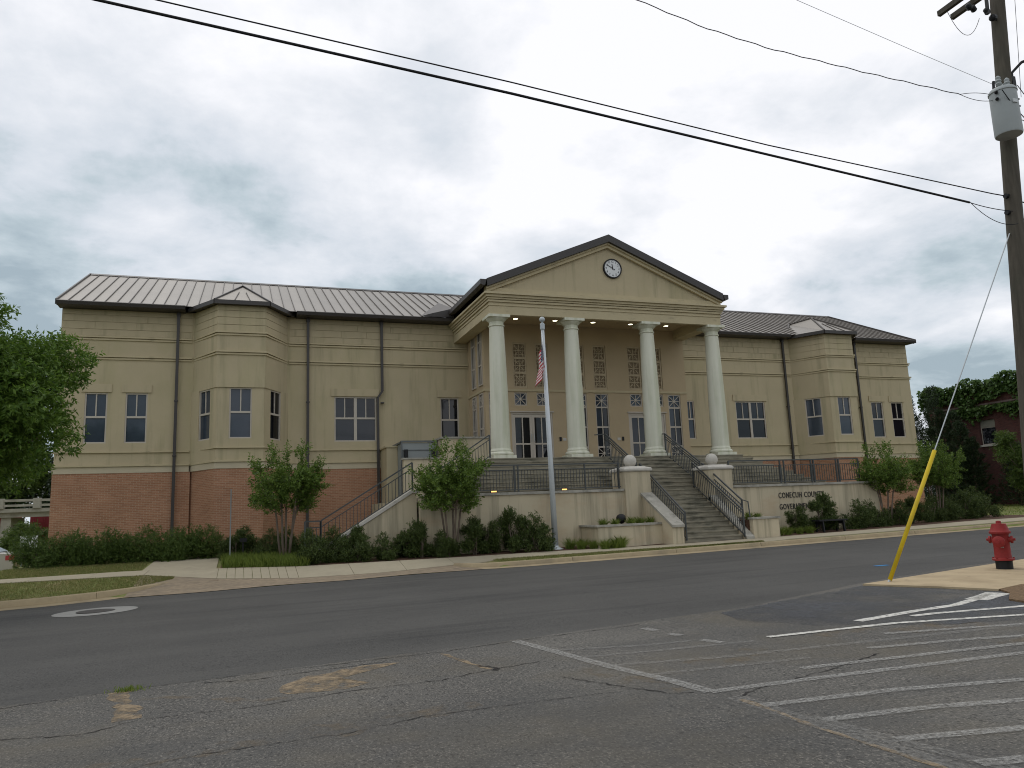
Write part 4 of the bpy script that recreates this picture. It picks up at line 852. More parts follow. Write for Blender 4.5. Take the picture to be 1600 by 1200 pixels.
# ------------------------------------------------------------------ fire hydrant
HX, HY = 13.85, 11.1; hz = gz(HX)+.04; RED = overlay(overlay(mat('hydrant_red', (.30, .028, .026), .6, var=.18, vscale=6, spec=.3), (.10, .02, .018), 5, .48, .72, .7), (.22, .09, .06), 14, .60, .70, .6, off=(2, 5, 1))
hy = thing('fire_hydrant', 'red fire hydrant with black base on the concrete island', 'hydrant', (HX, HY, hz))
def hl(n, prof, mm, c=(HX, HY, hz), ax=None, seg=24): return smooth_by_angle(MB().lathe(c, prof, seg, axis=ax).build(n, mm, hy), 40)
hl('base', [(.145, 0), (.145, .14), (.155, .15), (.155, .16)], BLACK)
hl('flange', [(.19, .161), (.19, .19), (.175, .2), (.15, .21)], RED)
hl('barrel', [(.15, .211), (.142, .25), (.138, .62), (.15, .66)], RED)
hl('bonnet', [(.17, .661), (.185, .67), (.185, .70), (.165, .72), (.15, .76), (.125, .83), (.12, .85), (.0, .855)], RED)
hl('operating_nut', [(.05, .851), (.045, .90), (.0, .91)], RED, seg=5)
nd = Vector((-.80, -.45, 0)).normalized()
hl('nozzle', [(.075, .08), (.075, .19), (.10, .195), (.105, .27), (.08, .29), (.03, .295), (.03, .33), (0, .33)], RED, (HX, HY, hz+.52), tuple(nd))
for s in (1, -1):
    q = Vector((nd.y, -nd.x, 0))*s; hl('nozzle', [(.055, .08), (.055, .16), (.07, .165), (.07, .2), (.025, .21), (.025, .24), (0, .24)], RED, (HX, HY, hz+.55), tuple(q), 18)
for k in range(6):
    a = k*math.pi/3; MB().lathe((HX+.172*math.cos(a), HY+.172*math.sin(a), hz+.2), [(.014, 0), (.014, .02), (0, .022)], 6).build('bolt', RED, hy)
pts = [Vector((HX, HY, hz+.5))+nd*.2+Vector((.02, .05, -.05)), Vector((HX, HY, hz+.42))+nd*.2+Vector((.03, .04, 0)), Vector((HX, HY, hz+.4))+nd*.16+Vector((.05, -.03, 0)), Vector((HX, HY, hz+.5))+nd*.12]
MB().tube(pts, .008, 5).build('chain', STEEL, hy)

# ------------------------------------------------------------------ utility pole, wires
P0, P1 = Vector((13.74, 10.3, -.1)), Vector((15.02, 10.3, 12.6))
def pp(z): return P0.lerp(P1, (z-P0.z)/(P1.z-P0.z))
up_ = thing('utility_pole', 'tall leaning wooden utility pole at the right edge beside the hydrant', 'utility pole', (13.74, 10.3, .1))
MB().tube([pp(z) for z in np.linspace(-.1, 12.6, 14)], list(np.linspace(.18, .135, 14)), 16).build('pole', WOOD, up_, smooth=True)
ca = pp(12.35)
for dx in (-.2, .2): MB().bar(ca+Vector((dx, 1.25, 0)), ca+Vector((dx, -1.25, 0)), .09, .12).build('crossarm', WOOD, up_)
ca = pp(11.52)
for dx, dy in ((-1.0, -.1), (-.86, -.08), (-.5, -.1)):
    MB().lathe(ca+Vector((dx, dy, -.04)), [(.02, 0), (.06, .03), (.03, .05), (.06, .08), (.03, .1), (.06, .13), (.02, .16)], 10, axis=(1, .4, -.25)).build('insulator', BLACK, up_)
MB().bar(ca+Vector((-.42, -.1, .35)), ca+Vector((-.45, -.1, -.15)), .05, .05).build('bracket', BLACK, up_)
MB().lathe(pp(11.3)+Vector((-.34, -.1, 0)), [(.03, 0), (.07, .03), (.07, .12), (.03, .16)], 10, axis=(1, .2, .4)).build('cutout', BLACK, up_); MB().tube([pp(11.36), pp(11.36)+Vector((-.3, -.1, -.06))], .02, 6).build('bracket', BLACK, up_)
tf = thing('transformer', 'grey cylindrical transformer hung on the utility pole', 'transformer', tuple(pp(9.2)))
tp = pp(8.55)+Vector((-.40, -.32, 0))
TG = mat('transformer_grey', (.36, .385, .38), .5, .1, var=.06, vscale=2)
smooth_by_angle(MB().lathe(tp+Vector((0, 0, -.02)), [(.0, -.03), (.235, 0), (.245, .03), (.24, .88), (.255, .89), (.255, .92), (.22, .97), (.0, 1.0)], 28).build('tank', TG, tf))
for dx in (-.14, .1): MB().lathe(tp+Vector((dx, -.05, 1.0)), [(.04, 0), (.06, .03), (.04, .06), (.06, .09), (.04, .12), (.05, .16), (.015, .2)], 10).build('bushing', TG, tf)
for dx, dz_ in ((-.25, .82), (-.25, .68), (.25, .75), (.25, .6)): MB().lathe(tp+Vector((dx, -.05, dz_)), [(.03, 0), (.035, .03), (.02, .07), (0, .09)], 8, axis=(dx, -.2, 0)).build('bushing', BLACK, tf)
MB().box(tp.x-.09, tp.x+.02, tp.y-.26, tp.y-.235, tp.z+.55, tp.z+.62).build('marking_plate', mat('mark', (.62, .64, .64), .5), tf)
MB().bar(tp+Vector((0, .2, .7)), pp(10)+Vector((0, 0, 0)), .1, .06).build('hanger', TG, tf)
la = pp(10.15)
arm = thing('street_lamp', 'dark street lamp on a curved arm fixed to the utility pole', 'street lamp', tuple(la))
MB().tube([la+Vector((.15, -.05, -.3)), la+Vector((.18, -.05, 0)), la+Vector((.38, -.15, .22)), la+Vector((.9, -.4, .38)), la+Vector((1.3, -.6, .42))], .03, 8).build('arm', BLACK, arm, smooth=True)
MB().box(la.x+.1, la.x+.2, la.y-.1, la.y+.0, la.z-.4, la.z-.1).build('bracket', BLACK, arm)
MB().lathe(la+Vector((.72, -.33, .42)), [(.02, .5), (.1, .45), (.12, .3), (.19, .12), (.19, .0), (.15, -.05), (.0, -.06)], 18).build('lamp_head', BLACK, arm, smooth=True)
def wire(name, pts, r, label, group='overhead cables', m=WIREM):
    P = []
    for k in range(len(pts)-1): P += [Vector(pts[k]).lerp(Vector(pts[k+1]), i/16) for i in range(16)]
    P.append(Vector(pts[-1])); 
    o = MB().tube(P, r, 6).build(name, m, None, smooth=True); return tag(o, label, 'cable', group)
def sag(a, b, s, n=24):
    a, b = Vector(a), Vector(b); return [tuple(a.lerp(b, i/n) - Vector((0, 0, s*4*(i/n)*(1-i/n)))) for i in range(n+1)]
wire('power_cable', [(-24, 10.3, 10.4), (-12, 10.3, 9.25), (-1.88, 10.3, 8.44), (3.89, 10.3, 8.0), (8.62, 10.3, 7.58), (13.29, 10.3, 7.17)], .021, 'thick bundled cable, lowest of the wires across the sky')
wire('power_cable', [(-24, 10.3, 10.5), (-12, 10.3, 9.4), (-1.12, 10.3, 8.58), (3.9, 10.3, 8.19), (8.64, 10.3, 7.76), (13.93, 10.3, 7.42), (14.25, 10.3, 7.41)], .011, 'thinner cable running just above the thick bundled one')
wig = [(x, 10.3, float(np.interp(x, [-2, 6.23, 7.53, 8.86, 11.04, 13.46], [11.9, 10.09, 9.82, 9.66, 9.55, 9.47])) + .011*math.sin(x*9)) for x in np.arange(-2, 13.5, .2)] + [(13.46, 10.3, 9.47)]
wire('service_cable', wig, .0085, 'wavy twisted service cable reaching the top of the transformer')
wire('service_cable', [(-2, 10.3, 13.2), (6, 10.3, 11.5), (9.63, 10.3, 10.78), (12.34, 10.3, 10.24), (14.45, 10.3, 9.84)], .005, 'thin grey line meeting the pole just above the transformer', m=STEEL)
for (a, b, sg, r, lb) in [((13.29, 10.3, 7.17), (14.3, 10.2, 7.05), .03, .008, 'thin tail from the bundled cable to its pole clamp'), ((13.3, 10.28, 7.15), (14.25, 10.1, 6.75), .16, .007, 'drooping slack loop beneath the bundled cable clamp'),
        ((13.46, 10.3, 9.47), (14.2, 10.0, 9.35), -.06, .006, 'upper splayed tail of the wavy service cable'), ((13.46, 10.3, 9.47), (14.15, 9.95, 9.3), .10, .006, 'lower drooping tail of the wavy service cable'),
        ((13.93, 9.78, 9.35), (15.2, 9.75, 8.5), .22, .009, 'black lead looping across the front of the transformer'), ((14.2, 9.66, 9.42), (15.3, 9.6, 8.75), .2, .008, 'second black lead sagging over the transformer'),
        ((14.9, 10.2, 9.1), (22, 10.3, 8.2), .2, .008, 'cable leaving the transformer to the right'), ((14.6, 10.3, 7.35), (24, 10.3, 7.0), .3, .012, 'cable leaving the pole to the right, upper one'), ((14.5, 10.3, 7.0), (24, 10.3, 6.4), .3, .012, 'cable leaving the pole to the right, lower one'),
        ((15.0, 11.5, 12.45), (14.75, 10.6, 11.6), .5, .006, 'slack jumper loop hanging below the crossarms'), ((15.2, 10.1, 11.9), (15.05, 10.2, 9.6), -.0, .005, 'thin ground wire down the right side of the pole')]:
    wire('jumper_wire', sag(a, b, sg), r, lb, 'short wires at the pole')
for z in (7.41, 7.06): MB().lathe(pp(z)+Vector((-.15, 0, 0)), [(.05, -.06), (.05, .06)], 10, axis=(1, 0, 0)).build('cable_clamp', BLACK, up_)
MB().tube([pp(9.86)+Vector((-.15, 0, .05)), pp(9.86)+Vector((-.32, -.02, .02)), pp(9.86)+Vector((-.34, -.02, -.12)), pp(9.86)+Vector((-.16, 0, -.1))], .03, 7).build('bracket', BLACK, up_)
gy = thing('guy_wire', 'steel guy wire with a bright yellow guard from the island up to the pole', 'guy wire', (10.9, 11.05, .1))
ga, gb = Vector((10.9, 11.0, gz(10.9)+.04)), Vector((14.25, 10.3, 6.62)); gm_ = ga.lerp(gb, .352)
MB().tube([ga, gb], .011, 6).build('wire', STEEL, gy); MB().tube([ga+(gb-ga)*.004, gm_], .036, 10).build('guard', overlay(mat('guard_yellow', (.60, .43, .015), .55, var=.12, vscale=3), (.30, .22, .05), 7, .52, .72, .5, stretch=(1, 1, .3)), gy, smooth=True)
MB().tube([ga-Vector((.05, 0, .05)), ga+(gb-ga)*.02], .02, 6).build('anchor_rod', STEEL, gy)

# ------------------------------------------------------------------ foliage
rng = np.random.default_rng(7)
def unit(v): return v/np.maximum(np.linalg.norm(v, axis=-1, keepdims=True), 1e-6)
def leaves_mesh(name, P, Dv, L, Wd, m, fold=.15):
    n = len(P); r = rng.normal(size=(n, 3)); s = unit(np.cross(Dv, r)); nn = np.cross(s, Dv)
    L = L*rng.uniform(.7, 1.25, (n, 1)); Wd = Wd*rng.uniform(.75, 1.2, (n, 1))
    tip = P+Dv*L; mid = P+Dv*L*.45+nn*Wd*fold*2
    V = np.stack([P, mid+s*Wd/2, tip, mid-s*Wd/2], 1).reshape(-1, 3)
    me = bpy.data.meshes.new(name); me.vertices.add(4*n); me.vertices.foreach_set('co', V.ravel()); me.loops.add(4*n); me.loops.foreach_set('vertex_index', np.arange(4*n, dtype=np.int32))
    me.polygons.add(n); me.polygons.foreach_set('loop_start', np.arange(0, 4*n, 4, dtype=np.int32)); me.polygons.foreach_set('loop_total', np.full(n, 4, np.int32)); me.update(); me.materials.append(m); return me
def twig_leaves(O, Dt, tl, k, spread, droop=0.0):
    """k leaves along each twig: positions and directions"""
    n = len(O); t = np.linspace(.15, 1, k)[None, :, None]; P = O[:, None]+Dt[:, None]*tl*t + rng.normal(scale=.006, size=(n, k, 3))
    q = unit(np.cross(Dt[:, None], rng.normal(size=(n, k, 3)))); d = unit(Dt[:, None]*(1-spread)+q*spread+np.array([0, 0, -droop]))
    return P.reshape(-1, 3), d.reshape(-1, 3)
def lump_points(lumps, n, bias=.45):
    w = np.array([l[3]*l[4]*l[5] for l in lumps])**.7; idx = rng.choice(len(lumps), n, p=w/w.sum()); L = np.array(lumps)[idx]
    d = unit(rng.normal(size=(n, 3))); r = rng.uniform(0, 1, (n, 1))**bias
    return L[:, :3]+d*r*L[:, 3:6], unit(d/L[:, 3:6]), L
def crown(name, lumps, ntw, tl, k, L, Wd, m, spread=.6, upb=.4, droop=0., bias=.45, jitter=.5):
    O, d, _ = lump_points(lumps, ntw, bias); Dt = unit(d*.8+np.array([0, 0, upb])+rng.normal(scale=jitter, size=d.shape))
    P, Dv = twig_leaves(O-Dt*tl*.5, Dt, tl, k, spread, droop); return leaves_mesh(name, P, Dv, L, Wd, m)
def lumpset(n, R, H, z0, seed, r=(.3, .5)):
    g = np.random.default_rng(seed); out = []
    for _ in range(n):
        a = g.uniform(0, 2*math.pi); rr = math.sqrt(g.uniform(0, 1)); q = g.uniform(*r); z = z0+g.uniform(.12, 1)*H*(1-.45*rr*rr)
        out.append((R*rr*math.cos(a)*.8, R*rr*math.sin(a)*.8, z-q*.3, q*R, q*R, q*R*.9))
    return out
def stems(n, R, H, rad, seed, z0=0., lean=.5):
    g = np.random.default_rng(seed); mb = MB()
    for i in range(n):
        a = g.uniform(0, 6.28); e = Vector((math.cos(a)*R*lean*g.uniform(.4, 1), math.sin(a)*R*lean*g.uniform(.4, 1), z0+H*g.uniform(.8, 1)))
        p = [Vector((math.cos(a)*.05, math.sin(a)*.05, -.1)), Vector((e.x*.35+g.normal()*.03, e.y*.35+g.normal()*.03, H*.45)), e]; mb.tube(p, [rad, rad*.75, rad*.35], 6)
    return mb
def plant(name, label, cat, crown_me, stem_me, stem_name, group=None, base='crown'):
    r = thing(name, label, cat, (0, 0, 0), group)
    link(bpy.data.objects.new(base, crown_me), r); link(bpy.data.objects.new(stem_name, stem_me), r); return r
def mesh_of(mb, m, smooth=True):
    o = mb.build('tmp', m, None, smooth=smooth, origin=(0, 0, 0)); me = o.data; bpy.data.objects.remove(o); return me
# shrub kinds: a rounded one and an upright, ragged one (unit about 1.2 m)
KS = []
for sd in range(3):
    KS.append((crown('shrub_foliage', lumpset(15, .66, 1.15, .12, sd, (.34, .52)), 900, .15, 11, .068, .024, L_SHRUB, .62, .5, bias=.5), mesh_of(stems(7, .6, .8, .016, sd), BARK)))
for sd in range(2):
    KS.append((crown('shrub_foliage', lumpset(13, .58, 1.5, .15, 10+sd, (.34, .5)), 950, .17, 12, .070, .023, L_SHRUB, .55, .8, bias=.5), mesh_of(stems(8, .55, 1.1, .018, 10+sd), BARK)))
def put_shrub(k, x, y, sc, label, group=None, szz=1.0):
    r = plant('shrub', label, 'shrub', KS[k][0], KS[k][1], 'stem', group, 'foliage'); r.location = (x, y, zt(x, y)-.03); r.rotation_euler = (0, 0, rng.uniform(0, 6.28)); sc *= .84; szz *= 1.08; r.scale = (sc, sc, sc*szz); ORG[r.name] = Vector(r.location); return r
G1 = 'evergreen shrubs planted along the terrace wall'
for (k, x, y, sc, sz, lb) in [
    (0, 2.25, 24.75, 1.0, 1.0, 'round dark shrub at the mulch edge beside the bright grass patch'), (1, 3.0, 25.2, 1.0, 1.05, 'dark shrub behind the first round shrub, by the foot of the side stairs'),
    (2, 3.55, 24.65, .95, .9, 'small shrub in front of the side stairs wall'), (3, 3.5, 25.15, .85, 1.0, 'upright shrub hiding the foot of the side stairs railing'), (0, 4.35, 24.5, .9, .9, 'low shrub below the slope of the side stairs coping'),
    (1, 5.2, 24.95, 1.05, 1.05, 'broad shrub left of the second young tree'), (3, 5.55, 24.6, .9, 1.0, 'taller shrub just left of the second young tree trunks'), (2, 6.25, 24.4, .85, 1.0, 'shrub close behind the second young tree trunks'),
    (3, 7.25, 24.4, 1.0, .95, 'upright shrub first to the right of the second young tree'), (4, 7.8, 24.55, .95, .95, 'narrow shrub wedged between two fuller ones right of the second young tree'), (3, 8.6, 24.4, 1.05, 1.08, 'tallest pointed shrub in the row left of the flagpole'), (1, 9.35, 24.3, 1.12, 1.05, 'round shrub nearest the flagpole')]:
    put_shrub(k, x, y, sc, lb, G1, sz)
for (k, x, y, sc, sz, lb) in [(4, -.1, 28.6, .95, .9, 'shrub behind the thin grey sign post'), (0, .9, 28.0, 1.0, .95, 'dark shrub left of the first young tree'), (1, 1.75, 28.6, 1.0, 1.0, 'dark shrub behind the first young tree trunks'), (2, .35, 29.2, 1.05, 1.05, 'shrub against the bay brickwork'), (1, 2.5, 28.2, .95, 1.0, 'shrub right of the first young tree by the downspout')]:
    put_shrub(k, x, y, sc, lb, 'evergreen shrubs below the left bay', sz)
for (k, x, y, sc, sz, lb) in [(4, 19.85, 24.1, 1.0, .86, 'ragged shrub under the word CONECUH'), (3, 21.0, 24.2, 1.12, 1.0, 'tall open shrub covering the end of the lettering'), (4, 21.7, 24.5, .85, .85, 'thin shrub behind the right end of the bench'), (0, 22.9, 24.3, 1.1, .95, 'broad shrub just right of the bench'),
    (1, 24.0, 24.6, 1.0, 1.0, 'shrub at the corner of the lettered wall'), (2, 25.3, 24.7, 1.05, .95, 'shrub under the young tree by the right bay'), (3, 26.3, 24.9, .95, .9, 'upright shrub left of the yellow guy guard'), (0, 27.4, 25.0, 1.05, 1.0, 'round shrub right of the yellow guy guard'), (1, 28.7, 25.3, 1.1, .95, 'spreading shrub below the last young tree'), (2, 30.1, 25.6, 1.25, 1.0, 'broad shrub near the right end of the bed'), (0, 31.4, 25.9, 1.35, .95, 'last low shrub at the right end of the bed')]:
    put_shrub(k, x, y, sc, lb, 'evergreen shrubs in the right bed', sz)
# clipped hedge below the left wall
hk = [crown('hedge_foliage', [(g[0], g[1], g[2], g[3], g[4], g[5]) for g in lumpset(18, .85, 1.12, .08, 30+i, (.4, .56))], 1700, .13, 11, .055, .023, L_HEDGE, .65, .35, bias=.42) for i in range(2)]
hs = mesh_of(stems(8, .7, .6, .018, 31), BARK)
hl_ = ['end bush of the clipped hedge nearest the car', 'second hedge bush from the car end', 'hedge bush below the two left windows', 'middle hedge bush below the brick wall', 'hedge bush left of the first downspout', 'hedge bush at the foot of the first downspout', 'last hedge bush beside the walkway']
for i, lb in enumerate(hl_):
    x = -6.25+i*.87; r = plant('hedge_bush', lb, 'hedge', hk[i % 2], hs, 'stem', 'clipped hedge below the left brick wall', 'foliage'); r.location = (x, 29.9+.1*math.sin(i*2), zt(x, 29.9)-.05); r.rotation_euler = (0, 0, i*1.3); r.scale = (1, .9, .98+.05*math.sin(i*1.7)); ORG[r.name] = Vector(r.location)
# young multi-stem trees
def myrtle(seed, H, R, z0):
    g = np.random.default_rng(seed); mb = MB(); tips = []
    for i in range(5):
        a = i*1.26+g.uniform(-.3, .3); b0 = Vector((.11*math.cos(a), .11*math.sin(a), -.1)); m_ = Vector((.30*math.cos(a), .30*math.sin(a), z0)); e = Vector((R*.5*math.cos(a), R*.5*math.sin(a), H*.72)); mb.tube([b0, b0.lerp(m_, .5)+Vector((g.normal()*.02, g.normal()*.02, 0)), m_, m_.lerp(e, .5), e], [.038, .034, .03, .018, .007], 7)
        for _ in range(12):
            s = m_.lerp(e, g.uniform(.0, .95)); aa = a+g.uniform(-1.3, 1.3); el = g.uniform(.1, 1.1); ln = R*g.uniform(.45, .9); q = s+Vector((math.cos(aa)*math.cos(el), math.sin(aa)*math.cos(el), math.sin(el)))*ln; mb.tube([s, s.lerp(q, .5)+Vector((0, 0, .04)), q], [.012, .008, .003], 5); tips.append((s, q))
        tips.append((m_, e)); tips.append((e, e+Vector((g.normal()*.1, g.normal()*.1, H*.25))))
    O = []; Dd = []
    for s, q in tips:
        for _ in range(17):
            t = g.uniform(.2, 1.05); p = s.lerp(q, t); d = (q-s).normalized()+Vector((g.normal()*.55, g.normal()*.55, g.normal()*.45+.35)); O.append(p+Vector((g.normal()*.05, g.normal()*.05, g.normal()*.05))); Dd.append(d.normalized())
    O = np.array(O); Dd = np.array(Dd); P, Dv = twig_leaves(O, Dd, .32, 13, .62, .05)
    return leaves_mesh('crown', P, Dv, .088, .042, L_MYRT), mesh_of(mb, BARK)
MY = [myrtle(3, 3.55, 1.02, 1.4), myrtle(8, 3.45, 1.0, 1.35)]
for (k, x, y, sc, rz, lb) in [(0, 1.45, 26.6, 1.04, .3, 'young multi-stem tree in front of the left bay brickwork'), (1, 6.5, 24.5, 1.03, 1.2, 'young multi-stem tree in front of the side stairs'), (1, 24.85, 24.75, .93, 2.9, 'young tree beside the lettered wall below the right bay'), (0, 28.2, 25.3, .93, 4.2, 'young tree at the right end of the building')]:
    r = plant('young_tree', lb, 'tree', MY[k][0], MY[k][1], 'trunk', 'young multi-stem trees in the beds'); r.location = (x, y, zt(x, y)); r.rotation_euler = (0, 0, rz); r.scale = (sc,)*3; ORG[r.name] = Vector(r.location)
# the big tree reaching in at the left edge
def bigtree(name, label, loc, H0, R, Hc, n, seed, m, L, Wd, lumps_n=26, k=12, tl=.5, trunk_r=.16, group=None, cat='tree', upb=.25, droop=.12, bias=.4):
    g = np.random.default_rng(seed); lm = []; mb = MB(); mb.tube([(0, 0, -.2), (.05, .02, H0*.5), (0, 0, H0), (.1, 0, H0+Hc*.5)], [trunk_r*1.2, trunk_r, trunk_r*.85, trunk_r*.4], 9)
    for i in range(lumps_n):
        d = unit(g.normal(size=3)); rr = g.uniform(.35, .86); c = np.array([d[0]*R*rr, d[1]*R*rr, H0+Hc*.5+d[2]*Hc*.5*rr]); q = g.uniform(.22, .38)
        lm.append((*c, R*q, R*q, R*q*.72)); s = Vector((0, 0, H0*(.75+.35*g.uniform()))); mb.tube([s, s.lerp(Vector(c), .5)+Vector((0, 0, .15)), Vector(c)], [trunk_r*.35, trunk_r*.2, .02], 6)
    cr = crown('crown', lm, n, tl, k, L, Wd, m, .6, upb, droop, bias, .6); r = plant(name, label, cat, cr, mesh_of(mb, BARK), 'trunk', group); r.location = loc; ORG[r.name] = Vector(loc); return r
bigtree('shade_tree', 'leafy green tree reaching in at the left edge of the lawn', (-6.4, 22.0, zt(-6.4, 22)), 2.75, 3.3, 4.5, 9500, 5, L_BIG, .14, .046, 64, 13, .42, .14, droop=.2)
# grass: liriope clumps, bright grass patch, thin turf
def blades(name, pts, h, w, m, lean=.5, hz_=None):
    pts = np.array(pts); n = len(pts); a = rng.uniform(0, 6.28, n); l = rng.uniform(0, lean, n); hh = h*rng.uniform(.5, 1.15, n); d = np.stack([np.cos(a)*l, np.sin(a)*l, np.ones(n)], 1); d = unit(d)
    return leaves_mesh(name, pts, d, 1.0, w, m, .05) if False else leaves_scaled(name, pts, d, hh, w, m)
def leaves_scaled(name, P, Dv, hh, w, m):
    n = len(P); s = unit(np.cross(Dv, rng.normal(size=(n, 3))))*w/2; hh = hh[:, None]; side = unit(Dv*np.array([1, 1, 0])+1e-4); V = np.stack([P-s, P+s, P+Dv*hh*.65+s*.7, P+Dv*hh+side*hh*.18, P+Dv*hh*.65-s*.7], 1).reshape(-1, 3)
    me = bpy.data.meshes.new(name); me.vertices.add(5*n); me.vertices.foreach_set('co', V.ravel()); me.loops.add(5*n); me.loops.foreach_set('vertex_index', np.arange(5*n, dtype=np.int32)); me.polygons.add(n); me.polygons.foreach_set('loop_start', np.arange(0, 5*n, 5, dtype=np.int32)); me.polygons.foreach_set('loop_total', np.full(n, 5, np.int32)); me.update(); me.materials.append(m); return me
def stuff(name, me): o = bpy.data.objects.new(name, me); COL.objects.link(o); ORG[o.name] = Vector(); o['kind'] = 'stuff'; return o
def scatter(n, x0, x1, fy0, fy1, dz=0.):
    X = rng.uniform(x0, x1, n); t = rng.uniform(0, 1, n); return [(x, fy0(x)*(1-u)+fy1(x)*u, 0) for x, u in zip(X, t)]
def onterr(P, dz=0.): return [(x, y, zt(x, y)+dz) for x, y, _ in P]
turf = scatter(17000, -7.5, -1.7, lambda x: LA(x, 1)+(.25 if x < -4.2 else .52) if x < -3.1 else 22.05+(x+3)*1.5, lambda x: LB(x, 1)-.03) + scatter(14000, -7.5, -2.8, lambda x: LC(x, 1)+.03, lambda x: 29.4) + scatter(9000, 7.3, 16.5, lambda x: LA(x, 1)+.3, lambda x: LB(x, 1)-.02)
stuff('lawn_grass', blades('lawn_grass', onterr(turf), .055, .012, L_DRY, .8))
stuff('bright_grass', blades('bright_grass', onterr(scatter(5200, -.45, 2.0, lambda x: LC(x, 1)+.08, lambda x: LC(x, 1)+2.4)), .34, .014, L_GRASS, .6))
lawnR = [(x, y, 0) for x, y in zip(rng.uniform(33, 60, 9000), rng.uniform(23.5, 40, 9000))]
stuff('far_lawn_grass', blades('far_lawn_grass', onterr(lawnR), .09, .02, L_GRASS, .8))
cl = [(0, 0, 0)]*260; CM = blades('tuft', [(rng.normal()*.06, rng.normal()*.06, 0) for _ in range(260)], .40, .012, L_GRASS, .95)
for (x, y, z, sc, lb, gp) in [(11.75, 24.1, .96, .85, 'grass tuft at the left end of the planter', 1), (12.15, 24.0, .96, .8, 'grass tuft left of the round spotlight', 1), (12.75, 23.98, .96, .9, 'grass tuft in front of the round spotlight', 1), (13.15, 24.1, .96, .85, 'grass tuft right of the round spotlight', 1), (13.5, 24.0, .96, .85, 'grass tuft in the planter corner by the cheek wall', 1),
        (10.55, 24.25, None, 1.1, 'grass tuft right beside the flagpole foot', 2), (11.0, 24.2, None, 1.0, 'second grass tuft right of the flagpole', 2), (11.4, 23.3, None, 1.0, 'third grass tuft right of the flagpole', 2), (11.75, 23.35, None, 1.05, 'grass tuft in front of the planter corner', 2), (12.0, 23.4, None, 1.2, 'tallest grass tuft at the planter front', 2), (10.8, 23.9, None, .9, 'small grass tuft near the flagpole collar', 2), (11.2, 23.75, None, .95, 'grass tuft between flagpole and planter', 2),
        (17.3, 23.6, .98, .8, 'grass tuft in the right planter, nearer the stairs', 3), (17.6, 23.5, .98, .7, 'grass tuft in the right planter, farther from the stairs', 3), (18.5, 23.5, None, 1.1, 'grass tuft by the outer corner of the right planter', 3), (18.95, 23.6, None, .9, 'grass tuft between the right planter and the shrubs', 3), (19.85, 23.5, None, .9, 'grass tuft left of the bench', 3), (19.45, 23.55, None, .8, 'second grass tuft left of the bench', 3)]:
    o = bpy.data.objects.new('grass_tuft', CM); COL.objects.link(o); o.location = (x, y, zt(x, y) if z is None else z); o.rotation_euler = (0, 0, rng.uniform(0, 6.28)); o.scale = (sc, sc, sc*.9); ORG[o.name] = Vector(o.location)
    tag(o, lb, 'grass', ['', 'grass tufts in the left planter', 'grass tufts beside the flagpole', 'grass tufts by the right planter'][gp])
o = bpy.data.objects.new('weed', blades('weed', [(rng.normal()*.07, rng.normal()*.04, 0) for _ in range(120)], .07, .008, L_GRASS, 1.2)); COL.objects.link(o); o.location = (-1.05, 9.2, gz(-1.05)); ORG[o.name] = Vector(o.location); tag(o, 'tiny green weed growing in the asphalt crack', 'weed')

# ------------------------------------------------------------------ right neighbour, conifers
nb_ = thing('ivy_building', 'old dark red brick building with ivy along its parapet behind trees', 'building', (48, 36, .3))
FN = F((48, 43), (0, -1), (-1, 0)); mb = MB(); wn = [(4.1, 5.3, 4.8, 6.5), (8.5, 9.7, 4.8, 6.5), (12.5, 13.7, 4.8, 6.5)]; wall_faces(mb, FN, 0, 22, 0, 8.7, wn, .2); mb.quad((48, 43, 0), (70, 43, 0), (70, 43, 8.7), (48, 43, 8.7)); mb.quad((48, 43, 8.7), (70, 43, 8.7), (70, 21, 8.7), (48, 21, 8.7)); mb.build('wall', OLDBRICK, nb_, uv=True)
for a, b, c, d in wn:
    w = MB().boxf(FN, a, b, c, d, -.19, -.15).build('window', FRAME, nb_); MB().boxf(FN, a+.08, b-.08, c+.08, d-.55, -.149, -.14).build('pane', GL[0], w); MB().boxf(FN, a+.05, b-.05, d-.5, d-.02, -.149, -.12).build('boarded_panel', mat('board', (.25, .24, .2), .8), w); MB().boxf(FN, a-.1, b+.1, c-.12, c-.001, -.05, .08).build('sill', CONC, nb_)
MB().boxf(FN, -.1, 22, 7.5, 7.62, -.05, .06).build('string_course', mat('old_stone', (.16, .12, .11), .9), nb_); MB().boxf(FN, -.1, 22, 8.7, 8.82, -.3, .06).build('coping', mat('old_coping', (.14, .13, .12), .9), nb_)
n = 6500; u = rng.uniform(-.3, 20, n); bot = 7.75+.35*np.sin(u*1.3)+.2*np.sin(u*3.1); z = bot+(9.25+.18*np.sin(u*2.1)+.02*u-bot)*rng.uniform(0, 1, n)**.8
u2_ = rng.uniform(2.5, 14, 2000); z2 = 7.45-np.abs(rng.normal(size=2000))*.28*(1+.5*np.sin(u2_*2.0)); U_ = np.r_[u, u2_]; Z_ = np.r_[z, z2]
P = np.stack([48-np.abs(rng.normal(size=len(U_)))*.16-.02, 43-U_, Z_], 1); Dv = unit(np.stack([-rng.uniform(.2, .9, len(U_)), rng.normal(size=len(U_))*.5, -rng.uniform(.1, .9, len(U_))], 1)); iv = bpy.data.objects.new('ivy', leaves_mesh('ivy', P, Dv, .24, .21, L_IVY)); link(iv, nb_, (0, 0, 0)); iv.location = -ORG[nb_.name]
